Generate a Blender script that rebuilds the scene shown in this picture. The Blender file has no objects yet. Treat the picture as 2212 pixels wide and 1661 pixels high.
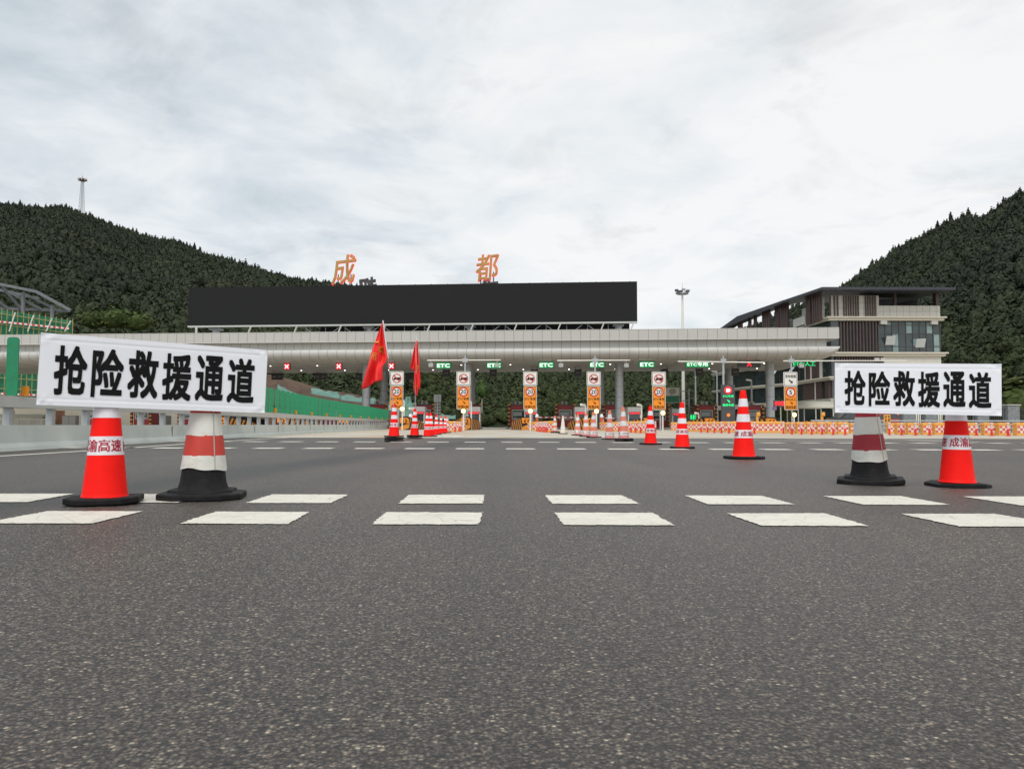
import bpy, math, random
import numpy as np
from mathutils import Matrix, Vector
random.seed(7); RNG = np.random.default_rng(11)
R = math.radians; PI = math.pi
S = bpy.context.scene; COL = S.collection

# ------------------------------------------------------------------ camera
F, PX0, PY0, CAMH = 1660.0, 1106.0, 830.5, 0.45
PITCH, ROLL = math.atan(87.0 / F), R(0.10)
CAMM = Matrix.Rotation(PI / 2 + PITCH, 4, 'X') @ Matrix.Rotation(ROLL, 4, 'Z')
cd = bpy.data.cameras.new('camera'); cam = bpy.data.objects.new('camera', cd); COL.objects.link(cam)
cam.matrix_world = Matrix.Translation((0, 0, CAMH)) @ CAMM
cd.sensor_width = 36; cd.lens = 36 * F / 2212; cd.clip_start = 0.05; cd.clip_end = 6000
S.camera = cam

# ------------------------------------------------------------------ sky, sun, exposure
SUN_EL, SUN_AZ = R(52), R(200)          # behind the camera, a little to the left; thick overcast
S.view_settings.view_transform = 'Standard'; S.view_settings.look = 'None'
S.view_settings.exposure = 0.42; S.view_settings.gamma = 1.0
S.render.engine = 'CYCLES'; S.cycles.max_bounces = 6
W = bpy.data.worlds.new('World'); S.world = W; W.use_nodes = True
nt = W.node_tree; N = nt.nodes; L = nt.links; N.clear()
def nn(t, **k):
    n = N.new(t)
    for a, b in k.items(): setattr(n, a, b)
    return n
out = nn('ShaderNodeOutputWorld'); mix = nn('ShaderNodeMixShader'); bs = nn('ShaderNodeBackground'); bc = nn('ShaderNodeBackground')
sky = nn('ShaderNodeTexSky', sky_type='NISHITA'); sky.sun_disc = False; sky.sun_elevation = SUN_EL; sky.sun_rotation = SUN_AZ
L.new(sky.outputs[0], bs.inputs[0]); bs.inputs[1].default_value = 0.10
tc = nn('ShaderNodeTexCoord'); sep = nn('ShaderNodeSeparateXYZ'); L.new(tc.outputs['Generated'], sep.inputs[0])
def mth(op, a, b=None):
    m = nn('ShaderNodeMath', operation=op)
    for i, v in enumerate((a, b)):
        if v is None: continue
        if isinstance(v, (int, float)): m.inputs[i].default_value = v
        else: L.new(v, m.inputs[i])
    return m.outputs[0]
zz = mth('ADD', mth('MAXIMUM', sep.outputs[2], 0.0), 0.16)
comb = nn('ShaderNodeCombineXYZ'); L.new(mth('DIVIDE', sep.outputs[0], zz), comb.inputs[0]); L.new(mth('DIVIDE', sep.outputs[1], zz), comb.inputs[1])
def noise(vec, scale, detail, rough, dist=0.0):
    n = nn('ShaderNodeTexNoise'); n.inputs['Scale'].default_value = scale; n.inputs['Detail'].default_value = detail
    n.inputs['Roughness'].default_value = rough; n.inputs['Distortion'].default_value = dist; L.new(vec, n.inputs['Vector']); return n.outputs['Fac']
def ramp(fac, pts):
    r = nn('ShaderNodeValToRGB'); e = r.color_ramp.elements
    while len(e) > len(pts): e.remove(e[-1])
    while len(e) < len(pts): e.new(1)
    for q, (p, c) in zip(e, pts): q.position = p; q.color = (*c, 1)
    L.new(fac, r.inputs[0]); return r.outputs[0]
big = noise(comb.outputs[0], 0.50, 5, 0.5, 0.25); fine = noise(comb.outputs[0], 1.9, 10, 0.60, 0.35)
den = mth('ADD', mth('MULTIPLY', big, 0.50), mth('MULTIPLY', fine, 0.50))
# deck brightens to the right (+x), stays blue grey to the left: a thinner cloud there
shift = mth('ADD', mth('ADD', den, mth('MULTIPLY', sep.outputs[0], 0.13)), mth('MULTIPLY', sep.outputs[2], -0.12))
ccol = ramp(shift, [(0.28, (.385, .435, .475)), (0.37, (.52, .565, .595)), (0.445, (.64, .665, .68)), (0.52, (.725, .725, .718))])
wisp = ramp(noise(comb.outputs[0], 2.4, 9, 0.62, 0.6), [(.53, (1, 1, 1)), (.70, (.84, .845, .85))])
wm = nn('ShaderNodeMix', data_type='RGBA', blend_type='MULTIPLY'); wm.inputs[0].default_value = 1.0; L.new(ccol, wm.inputs[6]); L.new(wisp, wm.inputs[7])
L.new(wm.outputs[2], bc.inputs[0])
# the deck is lit from the hidden sun's side, behind the camera
back = mth('MULTIPLY', mth('MAXIMUM', mth('MULTIPLY', sep.outputs[1], -1.0), 0.0), 0.25)
L.new(mth('ADD', back, 1.0), bc.inputs[1])
mix.inputs[0].default_value = 0.93
L.new(bs.outputs[0], mix.inputs[1]); L.new(bc.outputs[0], mix.inputs[2]); L.new(mix.outputs[0], out.inputs[0])
sl = bpy.data.lights.new('sun', 'SUN'); sl.energy = 1.35; sl.angle = R(35); sl.color = (1, .965, .91)
so = bpy.data.objects.new('sun', sl); COL.objects.link(so)
sd = Vector((math.sin(SUN_AZ) * math.cos(SUN_EL), math.cos(SUN_AZ) * math.cos(SUN_EL), math.sin(SUN_EL)))
so.rotation_euler = sd.to_track_quat('Z', 'Y').to_euler(); so.location = (0, -20, 40)

# ------------------------------------------------------------------ helpers: pixels to places
R3 = CAMM.to_3x3()
def ray(px, py): return R3 @ Vector(((px - PX0) / F, (PY0 - py) / F, -1.0))
def P(px, py, d):
    r = ray(px, py); t = d / r.y; return Vector((r.x * t, d, CAMH + r.z * t))
def G(px, py, z=0.0):
    r = ray(px, py); t = (z - CAMH) / r.z; return Vector((r.x * t, r.y * t, z))
def ux(px): return (px - PX0) / F
ORD = 'zeroth first second third fourth fifth sixth seventh eighth ninth tenth eleventh twelfth thirteenth fourteenth fifteenth sixteenth seventeenth eighteenth nineteenth twentieth'.split()

# ------------------------------------------------------------------ helpers: materials
def mat(name, col, rough=.6, var=.12, vs=3.0, metal=0.0, bump=0.0, bs_=60.0, emit=None, es=1.0, spec=.5, dirt=None, ds=1.2, coord='Object'):
    m = bpy.data.materials.new(name); m.use_nodes = True; t = m.node_tree; b = t.nodes['Principled BSDF']
    b.inputs['Roughness'].default_value = rough; b.inputs['Metallic'].default_value = metal; b.inputs['Specular IOR Level'].default_value = spec
    c = t.nodes.new('ShaderNodeTexCoord').outputs[coord]
    def no(sc, det=5, ro=.6):
        n = t.nodes.new('ShaderNodeTexNoise'); n.inputs['Scale'].default_value = sc; n.inputs['Detail'].default_value = det
        n.inputs['Roughness'].default_value = ro; t.links.new(c, n.inputs['Vector']); return n.outputs['Fac']
    def rp(fac, pts):
        r = t.nodes.new('ShaderNodeValToRGB'); e = r.color_ramp.elements
        while len(e) < len(pts): e.new(1)
        for q, (p, cc) in zip(e, pts): q.position = p; q.color = (*cc, 1)
        t.links.new(fac, r.inputs[0]); return r.outputs[0]
    k = lambda f: tuple(min(1, x * f) for x in col)
    o = rp(no(vs), [(.3, k(1 - var)), (.7, k(1 + var))])
    if dirt:
        mx = t.nodes.new('ShaderNodeMix'); mx.data_type = 'RGBA'
        f = rp(no(ds, 8, .7), [(.52, (0, 0, 0)), (.72, (.7, .7, .7))])
        t.links.new(f, mx.inputs[0]); t.links.new(o, mx.inputs[6]); mx.inputs[7].default_value = (*dirt, 1); o = mx.outputs[2]
    t.links.new(o, b.inputs['Base Color'])
    if bump:
        bn = t.nodes.new('ShaderNodeBump'); bn.inputs['Strength'].default_value = bump; bn.inputs['Distance'].default_value = .01
        t.links.new(no(bs_), bn.inputs['Height']); t.links.new(bn.outputs[0], b.inputs['Normal'])
    if emit: b.inputs['Emission Color'].default_value = (*emit, 1); b.inputs['Emission Strength'].default_value = es
    return m
M = {}
M['red'] = mat('cone_red_plastic', (.95, .012, .008), .5, .05, 9, bump=.06, bs_=14, spec=.12)
M['band'] = mat('reflective_white', (.80, .76, .80), .45, .05, 14, dirt=(.62, .58, .60), ds=9)
M['redink'] = mat('red_ink', (.42, .008, .03), .5, .1, 20)
M['rubber'] = mat('black_rubber', (.010, .010, .0105), .65, .35, 18, bump=.25, bs_=90, dirt=(.028, .026, .024), ds=7, spec=.2)
M['faded'] = mat('faded_orange_fabric', (.70, .20, .13), .75, .12, 12, bump=.5, bs_=12, dirt=(.55, .22, .16), ds=10)
M['pink'] = mat('faded_pink_fabric', (.66, .24, .24), .75, .15, 12, bump=.5, bs_=12)
M['fadedwhite'] = mat('worn_white_fabric', (.70, .70, .70), .7, .1, 12, bump=.5, bs_=12, dirt=(.5, .48, .45), ds=10)
M['fadedink'] = mat('faded_ink', (.50, .28, .24), .7, .15, 20)
M['ivory'] = mat('bleached_cone', (.72, .66, .55), .6, .1, 8, dirt=(.6, .4, .3), ds=6)
M['sleevewhite'] = mat('sleeve_white', (.66, .655, .60), .62, .06, 8, bump=.45, bs_=9, dirt=(.5, .47, .42), ds=9)
M['sleevered'] = mat('sleeve_red', (.52, .045, .03), .6, .12, 9, bump=.35, bs_=9)
M['sleevedark'] = mat('sleeve_crimson', (.33, .018, .03), .6, .12, 9, bump=.35, bs_=9)
M['board'] = mat('printed_sheet', (.80, .815, .865), .5, .015, 4)
M['fold'] = mat('sheet_fold', (.74, .755, .81), .45, .04, 9)
M['ink'] = mat('black_ink', (.008, .0075, .008), .6, .2, 9, spec=.12)
M['steel'] = mat('galvanised_steel', (.42, .44, .45), .45, .12, 4, metal=.5, dirt=(.3, .31, .31), ds=2.5)
M['greysteel'] = mat('grey_painted_steel', (.17, .18, .19), .55, .12, 2)
M['darksteel'] = mat('dark_steel', (.06, .06, .065), .5, .2, 4)
M['conc'] = mat('barrier_concrete', (.53, .57, .53), .8, .06, 1.2, bump=.2, bs_=30, dirt=(.40, .44, .41), ds=.9)
M['railgrey'] = mat('rail_paint', (.50, .51, .48), .6, .07, 2, dirt=(.40, .38, .36), ds=2)
M['panel'] = mat('green_antiglare', (.010, .215, .095), .45, .16, 5, dirt=(.02, .26, .14), ds=6)
M['orange'] = mat('orange_reflector', (.85, .30, .02), .4, .1, 9)
M['clad'] = mat('canopy_cladding', (.47, .465, .44), .5, .035, .35, metal=.05, dirt=(.41, .40, .375), ds=.5)
M['soffit'] = mat('canopy_soffit', (.80, .78, .73), .5, .05, .5)
M['joint'] = mat('panel_joint', (.14, .135, .12), .7, .1, 3)
M['screen'] = mat('dark_screen', (.011, .011, .0115), .55, .05, .3, spec=.2)
M['white'] = mat('white_paint', (.76, .755, .70), .5, .05, 3, dirt=(.66, .64, .58), ds=2)
M['plate'] = mat('sign_white_sheet', (.74, .72, .68), .4, .03, 3)
M['signorange'] = mat('sign_orange_sheet', (.85, .27, .012), .4, .03, 3)
M['signred'] = mat('sign_red_sheet', (.50, .008, .012), .4, .06, 4)
M['booth'] = mat('booth_red_panel', (.33, .022, .024), .4, .1, 2, dirt=(.24, .02, .02), ds=2)
M['glass'] = mat('dark_glass', (.03, .04, .042), .08, .3, .6, spec=.8)
M['glassteal'] = mat('teal_glass', (.035, .055, .055), .06, .5, .35, spec=.6)
M['yellowplastic'] = mat('yellow_plastic', (.74, .34, .06), .5, .1, 5, bump=.2, bs_=6, dirt=(.60, .32, .10), ds=4)
M['stickerwhite'] = mat('sticker_white', (.74, .62, .50), .5, .08, 9)
M['stickerred'] = mat('sticker_red', (.60, .10, .10), .5, .25, 7)
M['postred'] = mat('post_red', (.66, .02, .03), .45, .1, 9)
M['kerb'] = mat('kerb_concrete', (.42, .40, .35), .85, .12, 2, dirt=(.2, .18, .14), ds=3)
M['tile'] = mat('facade_tile', (.62, .60, .54), .6, .06, 1.5)
M['cornice'] = mat('cornice_stone', (.60, .56, .47), .6, .05, 1.0, dirt=(.5, .46, .38), ds=1)
M['louver'] = mat('brown_louver', (.085, .052, .045), .5, .25, 2)
M['roofdark'] = mat('roof_dark', (.035, .037, .05), .45, .15, 1)
M['void'] = mat('deep_shade', (.02, .019, .019), .8, .3, 1)  # near black: shade of interior and terrace put into the colour
M['stone'] = mat('grey_stone', (.20, .215, .225), .8, .35, 9, bump=.6, bs_=10)
M['bamboo'] = mat('bamboo_pole', (.38, .29, .12), .7, .2, 3)
M['net'] = mat('green_net', (.012, .15, .075), .8, .25, 1.2, dirt=(.03, .24, .13), ds=1.2)
M['tarp'] = mat('teal_tarp', (.12, .245, .20), .7, .3, .8, dirt=(.07, .12, .08), ds=.7, bump=.6, bs_=2)
M['flag'] = mat('red_flag', (.88, .024, .022), .6, .08, 5)
M['gold'] = mat('gold_print', (.80, .40, .05), .5, .1, 9)
M['goldmetal'] = mat('gold_letter', (.42, .28, .08), .4, .3, 1, metal=.2)
M['brass_dark'] = mat('letter_back', (.05, .055, .055), .5, .2, 1)
M['bark'] = mat('bark', (.08, .06, .045), .9, .3, 3)
M['palebark'] = mat('pale_bark', (.45, .45, .40), .8, .2, 2)
M['carblack'] = mat('black_car_paint', (.012, .012, .014), .15, .2, 2, spec=.7)
M['carred'] = mat('red_car_paint', (.45, .02, .02), .2, .1, 2)
M['ac'] = mat('unit_casing', (.48, .47, .43), .6, .08, 3)
M['terra'] = mat('wrapped_brick_column', (.40, .20, .13), .8, .25, 2)
M['membrane'] = mat('pale_membrane', (.62, .60, .50), .5, .06, 1)
M['curtainwhite'] = mat('pale_blind', (.60, .64, .64), .5, .05, 2)
M['signgreen'] = mat('sign_green_sheet', (.01, .22, .10), .4, .06, 3)
M['grey'] = mat('grey_cabinet', (.36, .37, .36), .5, .1, 2)
M['blindteal'] = mat('teal_blind', (.22, .30, .29), .4, .2, 1)
M['ledred'] = mat('led_red', (.3, 0, 0), .5, emit=(1, .02, .03), es=1.3)
M['ledredbg'] = mat('led_red_field', (.3, 0, 0), .5, emit=(1, .015, .03), es=.75)
M['ledgreen'] = mat('led_green', (0, .3, .1), .5, emit=(.02, 1, .26), es=.8)
M['ledgreenbg'] = mat('led_green_field', (0, .2, .05), .5, emit=(.0, .36, .09), es=.55)
M['ledwhite'] = mat('led_white', (.5, .5, .5), .5, emit=(.93, 1, .98), es=.95)
M['lampamber'] = mat('lamp_amber', (.5, .2, 0), .5, emit=(1, .70, .24), es=3.2)
M['lampwhite'] = mat('lamp_white', (.5, .5, .5), .5, emit=(1, .97, .9), es=5)
M['neon'] = mat('neon_red', (.5, 0, 0), .5, emit=(1, .06, .07), es=.8)
M['lampglass'] = mat('amber_lens', (.85, .20, .03), .3, emit=(1, .18, .02), es=.5)
M['mark'] = mat('road_paint', (.73, .69, .60), .6, .07, 7, bump=.8, bs_=55, dirt=(.56, .52, .45), ds=3.2)
def wear(m):
    t = m.node_tree; n = t.nodes; l = t.links; b = n['Principled BSDF']; src = b.inputs['Base Color'].links[0].from_socket; g = n.new('ShaderNodeNewGeometry').outputs['Position']
    v = n.new('ShaderNodeTexVoronoi'); v.feature = 'DISTANCE_TO_EDGE'; v.inputs['Scale'].default_value = 7.0; l.new(g, v.inputs['Vector'])
    q = n.new('ShaderNodeTexNoise'); q.inputs['Scale'].default_value = 38; q.inputs['Detail'].default_value = 6; q.inputs['Roughness'].default_value = .7; l.new(g, q.inputs['Vector'])
    r = n.new('ShaderNodeValToRGB'); r.color_ramp.elements[0].position = .60; r.color_ramp.elements[0].color = (0, 0, 0, 1); r.color_ramp.elements[1].position = .70; r.color_ramp.elements[1].color = (.55, .55, .55, 1); l.new(q.outputs['Fac'], r.inputs[0])
    e = n.new('ShaderNodeValToRGB'); e.color_ramp.elements[0].position = .004; e.color_ramp.elements[0].color = (.45, .45, .45, 1); e.color_ramp.elements[1].position = .022; e.color_ramp.elements[1].color = (0, 0, 0, 1); l.new(v.outputs['Distance'], e.inputs[0])
    a = n.new('ShaderNodeMath'); a.operation = 'MAXIMUM'; l.new(r.outputs[0], a.inputs[0]); l.new(e.outputs[0], a.inputs[1])
    x = n.new('ShaderNodeMix'); x.data_type = 'RGBA'; l.new(a.outputs[0], x.inputs[0]); l.new(src, x.inputs[6]); x.inputs[7].default_value = (.30, .28, .25, 1); l.new(x.outputs[2], b.inputs['Base Color'])
wear(M['mark'])

def asphalt():
    m = bpy.data.materials.new('asphalt'); m.use_nodes = True; t = m.node_tree; n = t.nodes; l = t.links; b = n['Principled BSDF']
    geo = n.new('ShaderNodeNewGeometry').outputs['Position']
    def vor(sc, feat='F1'):
        v = n.new('ShaderNodeTexVoronoi'); v.inputs['Scale'].default_value = sc; v.feature = feat; l.new(geo, v.inputs['Vector']); return v
    def noi(vec, sc, det, ro=.6):
        q = n.new('ShaderNodeTexNoise'); q.inputs['Scale'].default_value = sc; q.inputs['Detail'].default_value = det; q.inputs['Roughness'].default_value = ro
        l.new(vec, q.inputs['Vector']); return q.outputs['Fac']
    def rp(fac, pts):
        r = n.new('ShaderNodeValToRGB'); e = r.color_ramp.elements
        while len(e) < len(pts): e.new(1)
        for q, (p, c) in zip(e, pts): q.position = p; q.color = (*c, 1)
        l.new(fac, r.inputs[0]); return r.outputs[0]
    def mixc(f, a, c, mode='MIX'):
        x = n.new('ShaderNodeMix'); x.data_type = 'RGBA'; x.blend_type = mode
        for i, v in ((0, f), (6, a), (7, c)):
            if isinstance(v, (int, float)): x.inputs[i].default_value = v
            elif isinstance(v, tuple): x.inputs[i].default_value = (*v, 1)
            else: l.new(v, x.inputs[i])
        return x.outputs[2]
    v1 = vor(140); v2 = vor(290); v3 = vor(82)
    sp = n.new('ShaderNodeSeparateColor'); l.new(v1.outputs['Color'], sp.inputs[0])
    sp2 = n.new('ShaderNodeSeparateColor'); l.new(v2.outputs['Color'], sp2.inputs[0])
    sp3 = n.new('ShaderNodeSeparateColor'); l.new(v3.outputs['Color'], sp3.inputs[0])
    stones = rp(sp.outputs[0], [(0, (.018, .017, .017)), (.35, (.058, .053, .050)), (.62, (.090, .083, .077)), (.84, (.135, .123, .110)), (.95, (.21, .19, .16)), (1, (.44, .41, .34))])
    warm = mixc(rp(sp.outputs[1], [(.7, (0, 0, 0)), (.95, (.35, .35, .35))]), stones, (0.149, 0.099, 0.065))
    small = rp(sp2.outputs[0], [(0, (0.034, 0.032, 0.031)), (.6, (0.099, 0.088, 0.080)), (1, (0.199, 0.175, 0.147))])
    base = mixc(.30, warm, small)
    chip = rp(sp3.outputs[0], [(.945, (0, 0, 0)), (.955, (1, 1, 1))])
    chipm = mixc(chip, base, (.26, .24, .19))
    near = rp(v3.outputs['Distance'], [(.22, (1, 1, 1)), (.3, (0, 0, 0))])
    both = n.new('ShaderNodeMath'); both.operation = 'MULTIPLY'; l.new(chip, both.inputs[0]); l.new(near, both.inputs[1])
    base = mixc(both.outputs[0], base, (.34, .32, .27))
    gap = rp(v1.outputs['Distance'], [(.28, (1.0, 1.0, 1.0)), (.64, (.14, .14, .145))])
    base = mixc(.8, base, gap, 'MULTIPLY')
    cl = rp(noi(geo, 34, 3, .7), [(.36, (.70, .70, .71)), (.64, (1.34, 1.32, 1.29))])
    base = mixc(1.0, base, cl, 'MULTIPLY')
    pits = rp(noi(geo, 105, 2, .6), [(.40, (.34, .34, .35)), (.50, (1.0, 1.0, 1.0)), (.66, (1.30, 1.27, 1.22))])
    base = mixc(1.0, base, pits, 'MULTIPLY')
    # wear: long streaks along the lane and broad patches of dust
    mp = n.new('ShaderNodeMapping'); mp.inputs['Scale'].default_value = (.55, .05, 1); l.new(geo, mp.inputs['Vector'])
    st = rp(noi(mp.outputs[0], 1.6, 5), [(.3, (.74, .735, .73)), (.7, (1.28, 1.24, 1.17))])
    base = mixc(1.0, base, st, 'MULTIPLY')
    pt = rp(noi(geo, .35, 6), [(.3, (1.13, 1.09, 1.05)), (.7, (1.58, 1.50, 1.40))])
    base = mixc(1.0, base, pt, 'MULTIPLY')
    # one dark wet-looking trail running slantwise across the lanes
    sx = n.new('ShaderNodeSeparateXYZ'); l.new(geo, sx.inputs[0])
    def ma(op, a, c=None):
        q = n.new('ShaderNodeMath'); q.operation = op
        for i, v in enumerate((a, c)):
            if v is None: continue
            if isinstance(v, (int, float)): q.inputs[i].default_value = v
            else: l.new(v, q.inputs[i])
        return q.outputs[0]
    tx = ma('ADD', ma('MULTIPLY', sx.outputs[1], .115), -3.35)
    dx = ma('ABSOLUTE', ma('ADD', ma('SUBTRACT', sx.outputs[0], tx), ma('MULTIPLY', ma('SUBTRACT', noi(geo, .8, 3), .5), .5)))
    tr = rp(dx, [(.16, (.45, .46, .48)), (.60, (1, 1, 1))])
    base = mixc(1.0, base, tr, 'MULTIPLY')
    l.new(base, b.inputs['Base Color']); b.inputs['Roughness'].default_value = .5; b.inputs['Specular IOR Level'].default_value = .6
    hh = n.new('ShaderNodeMath'); hh.operation = 'ADD'; l.new(v1.outputs['Distance'], hh.inputs[0])
    h2 = n.new('ShaderNodeMath'); h2.operation = 'MULTIPLY'; l.new(v2.outputs['Distance'], h2.inputs[0]); h2.inputs[1].default_value = .5; l.new(h2.outputs[0], hh.inputs[1])
    bn = n.new('ShaderNodeBump'); bn.invert = True; bn.inputs['Strength'].default_value = .6; bn.inputs['Distance'].default_value = .004
    l.new(hh.outputs[0], bn.inputs['Height']); l.new(bn.outputs[0], b.inputs['Normal'])
    return m
M['asphalt'] = asphalt()

def concrete_apron():
    m = mat('apron_concrete', (.50, .465, .39), .8, .08, .5, dirt=(.43, .38, .30), ds=.35, coord='Object')
    t = m.node_tree; n = t.nodes; l = t.links; b = n['Principled BSDF']; src = b.inputs['Base Color'].links[0].from_socket
    g = n.new('ShaderNodeNewGeometry').outputs['Position']
    mp = n.new('ShaderNodeMapping'); mp.inputs['Scale'].default_value = (.22, .03, 1); l.new(g, mp.inputs[0])
    q = n.new('ShaderNodeTexNoise'); q.inputs['Scale'].default_value = 2.2; q.inputs['Detail'].default_value = 5; l.new(mp.outputs[0], q.inputs['Vector'])
    r = n.new('ShaderNodeValToRGB'); r.color_ramp.elements[0].position = .44; r.color_ramp.elements[0].color = (0, 0, 0, 1)
    r.color_ramp.elements[1].position = .68; r.color_ramp.elements[1].color = (.6, .6, .6, 1); l.new(q.outputs['Fac'], r.inputs[0])
    x = n.new('ShaderNodeMix'); x.data_type = 'RGBA'; l.new(r.outputs[0], x.inputs[0]); l.new(src, x.inputs[6]); x.inputs[7].default_value = (.46, .29, .15, 1)
    l.new(x.outputs[2], b.inputs['Base Color']); return m
M['apron'] = concrete_apron()

def stripes(name, c1, c2, vec, scale, duty=.5):
    m = bpy.data.materials.new(name); m.use_nodes = True; t = m.node_tree; n = t.nodes; l = t.links; b = n['Principled BSDF']
    o = n.new('ShaderNodeTexCoord').outputs['Object']; d = n.new('ShaderNodeVectorMath'); d.operation = 'DOT_PRODUCT'; l.new(o, d.inputs[0]); d.inputs[1].default_value = vec
    s = n.new('ShaderNodeMath'); s.operation = 'MULTIPLY'; s.inputs[1].default_value = scale; l.new(d.outputs['Value'], s.inputs[0])
    f = n.new('ShaderNodeMath'); f.operation = 'FRACT'; l.new(s.outputs[0], f.inputs[0])
    g = n.new('ShaderNodeMath'); g.operation = 'GREATER_THAN'; g.inputs[1].default_value = duty; l.new(f.outputs[0], g.inputs[0])
    x = n.new('ShaderNodeMix'); x.data_type = 'RGBA'; x.inputs[6].default_value = (*c1, 1); x.inputs[7].default_value = (*c2, 1); l.new(g.outputs[0], x.inputs[0])
    z = n.new('ShaderNodeTexNoise'); z.inputs['Scale'].default_value = 4; l.new(o, z.inputs['Vector'])
    r = n.new('ShaderNodeValToRGB'); r.color_ramp.elements[0].color = (.7, .7, .7, 1); r.color_ramp.elements[1].color = (1.1, 1.1, 1.1, 1); l.new(z.outputs['Fac'], r.inputs[0])
    y = n.new('ShaderNodeMix'); y.data_type = 'RGBA'; y.blend_type = 'MULTIPLY'; y.inputs[0].default_value = 1; l.new(x.outputs[2], y.inputs[6]); l.new(r.outputs[0], y.inputs[7])
    l.new(y.outputs[2], b.inputs['Base Color']); b.inputs['Roughness'].default_value = .5; return m
OR, BK = (.72, .27, .03), (.015, .014, .014)
M['hazard'] = stripes('hazard_stripes', OR, BK, (.35, 1.0, -.85), 1.35, .48)
M['hazardup'] = stripes('hazard_bands', OR, BK, (0, 0, 1), 2.35, .45)
M['tape'] = stripes('red_white_tape', (.6, .05, .05), (.7, .7, .68), (1, 0, 0), 1.3)
M['boom'] = stripes('boom_stripes', (.6, .03, .03), (.72, .7, .68), (1, 0, 0), 1.6)

def foliage(name, cols, s1, s2, low=None):
    m = bpy.data.materials.new(name); m.use_nodes = True; t = m.node_tree; n = t.nodes; l = t.links; b = n['Principled BSDF']
    g = n.new('ShaderNodeNewGeometry').outputs['Position']
    def no(sc, det=4):
        q = n.new('ShaderNodeTexNoise'); q.inputs['Scale'].default_value = sc; q.inputs['Detail'].default_value = det; l.new(g, q.inputs['Vector']); return q.outputs['Fac']
    a = n.new('ShaderNodeMath'); a.operation = 'MULTIPLY_ADD'; l.new(no(s1), a.inputs[0]); a.inputs[1].default_value = .55
    k = n.new('ShaderNodeMath'); k.operation = 'MULTIPLY'; l.new(no(s2), k.inputs[0]); k.inputs[1].default_value = .45; l.new(k.outputs[0], a.inputs[2])
    r = n.new('ShaderNodeValToRGB'); e = r.color_ramp.elements
    while len(e) < len(cols): e.new(1)
    for q, (p, c) in zip(e, cols): q.position = p; q.color = (*c, 1)
    l.new(a.outputs[0], r.inputs[0]); o = r.outputs[0]
    if low:      # paler bamboo and scrub grow on the lower slopes
        z = n.new('ShaderNodeSeparateXYZ'); l.new(g, z.inputs[0])
        zz = n.new('ShaderNodeMath'); zz.operation = 'MULTIPLY_ADD'; l.new(no(.035), zz.inputs[0]); zz.inputs[1].default_value = -60; l.new(z.outputs[2], zz.inputs[2])
        w = n.new('ShaderNodeMapRange'); w.inputs[1].default_value = -30; w.inputs[2].default_value = 10; w.inputs[3].default_value = .7; w.inputs[4].default_value = 0; l.new(zz.outputs[0], w.inputs[0])
        x = n.new('ShaderNodeMix'); x.data_type = 'RGBA'; l.new(w.outputs[0], x.inputs[0]); l.new(o, x.inputs[6])
        r2 = n.new('ShaderNodeValToRGB'); r2.color_ramp.elements[0].position = .35; r2.color_ramp.elements[0].color = (*low[0], 1)
        r2.color_ramp.elements[1].position = .65; r2.color_ramp.elements[1].color = (*low[1], 1); l.new(no(.6), r2.inputs[0]); l.new(r2.outputs[0], x.inputs[7]); o = x.outputs[2]
    l.new(o, b.inputs['Base Color']); b.inputs['Roughness'].default_value = .7; b.inputs['Specular IOR Level'].default_value = .15
    return m
M['forest'] = foliage('forest_leaves', [(.36, (.025, .034, .024)), (.5, (.035, .046, .028)), (.62, (.052, .063, .034))], .03, .5, ((.040, .060, .020), (.088, .108, .034)))
M['conifer'] = foliage('conifer_needles', [(.4, (.014, .02, .014)), (.6, (.03, .038, .022))], .3, 1.2)
M['paleleaf'] = foliage('pale_leaves', [(.4, (.05, .09, .025)), (.6, (.12, .17, .05))], .3, 1.2)
M['hill'] = foliage('hill_soil', [(.4, (.018, .026, .013)), (.6, (.04, .05, .022))], .05, .4)
M['scrub'] = foliage('scrub_leaves', [(.4, (.038, .062, .018)), (.6, (.085, .108, .030))], .3, 1.2)
M['soil'] = mat('red_soil', (.095, .06, .042), .9, .4, .5, dirt=(.06, .07, .03), ds=.25)

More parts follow.
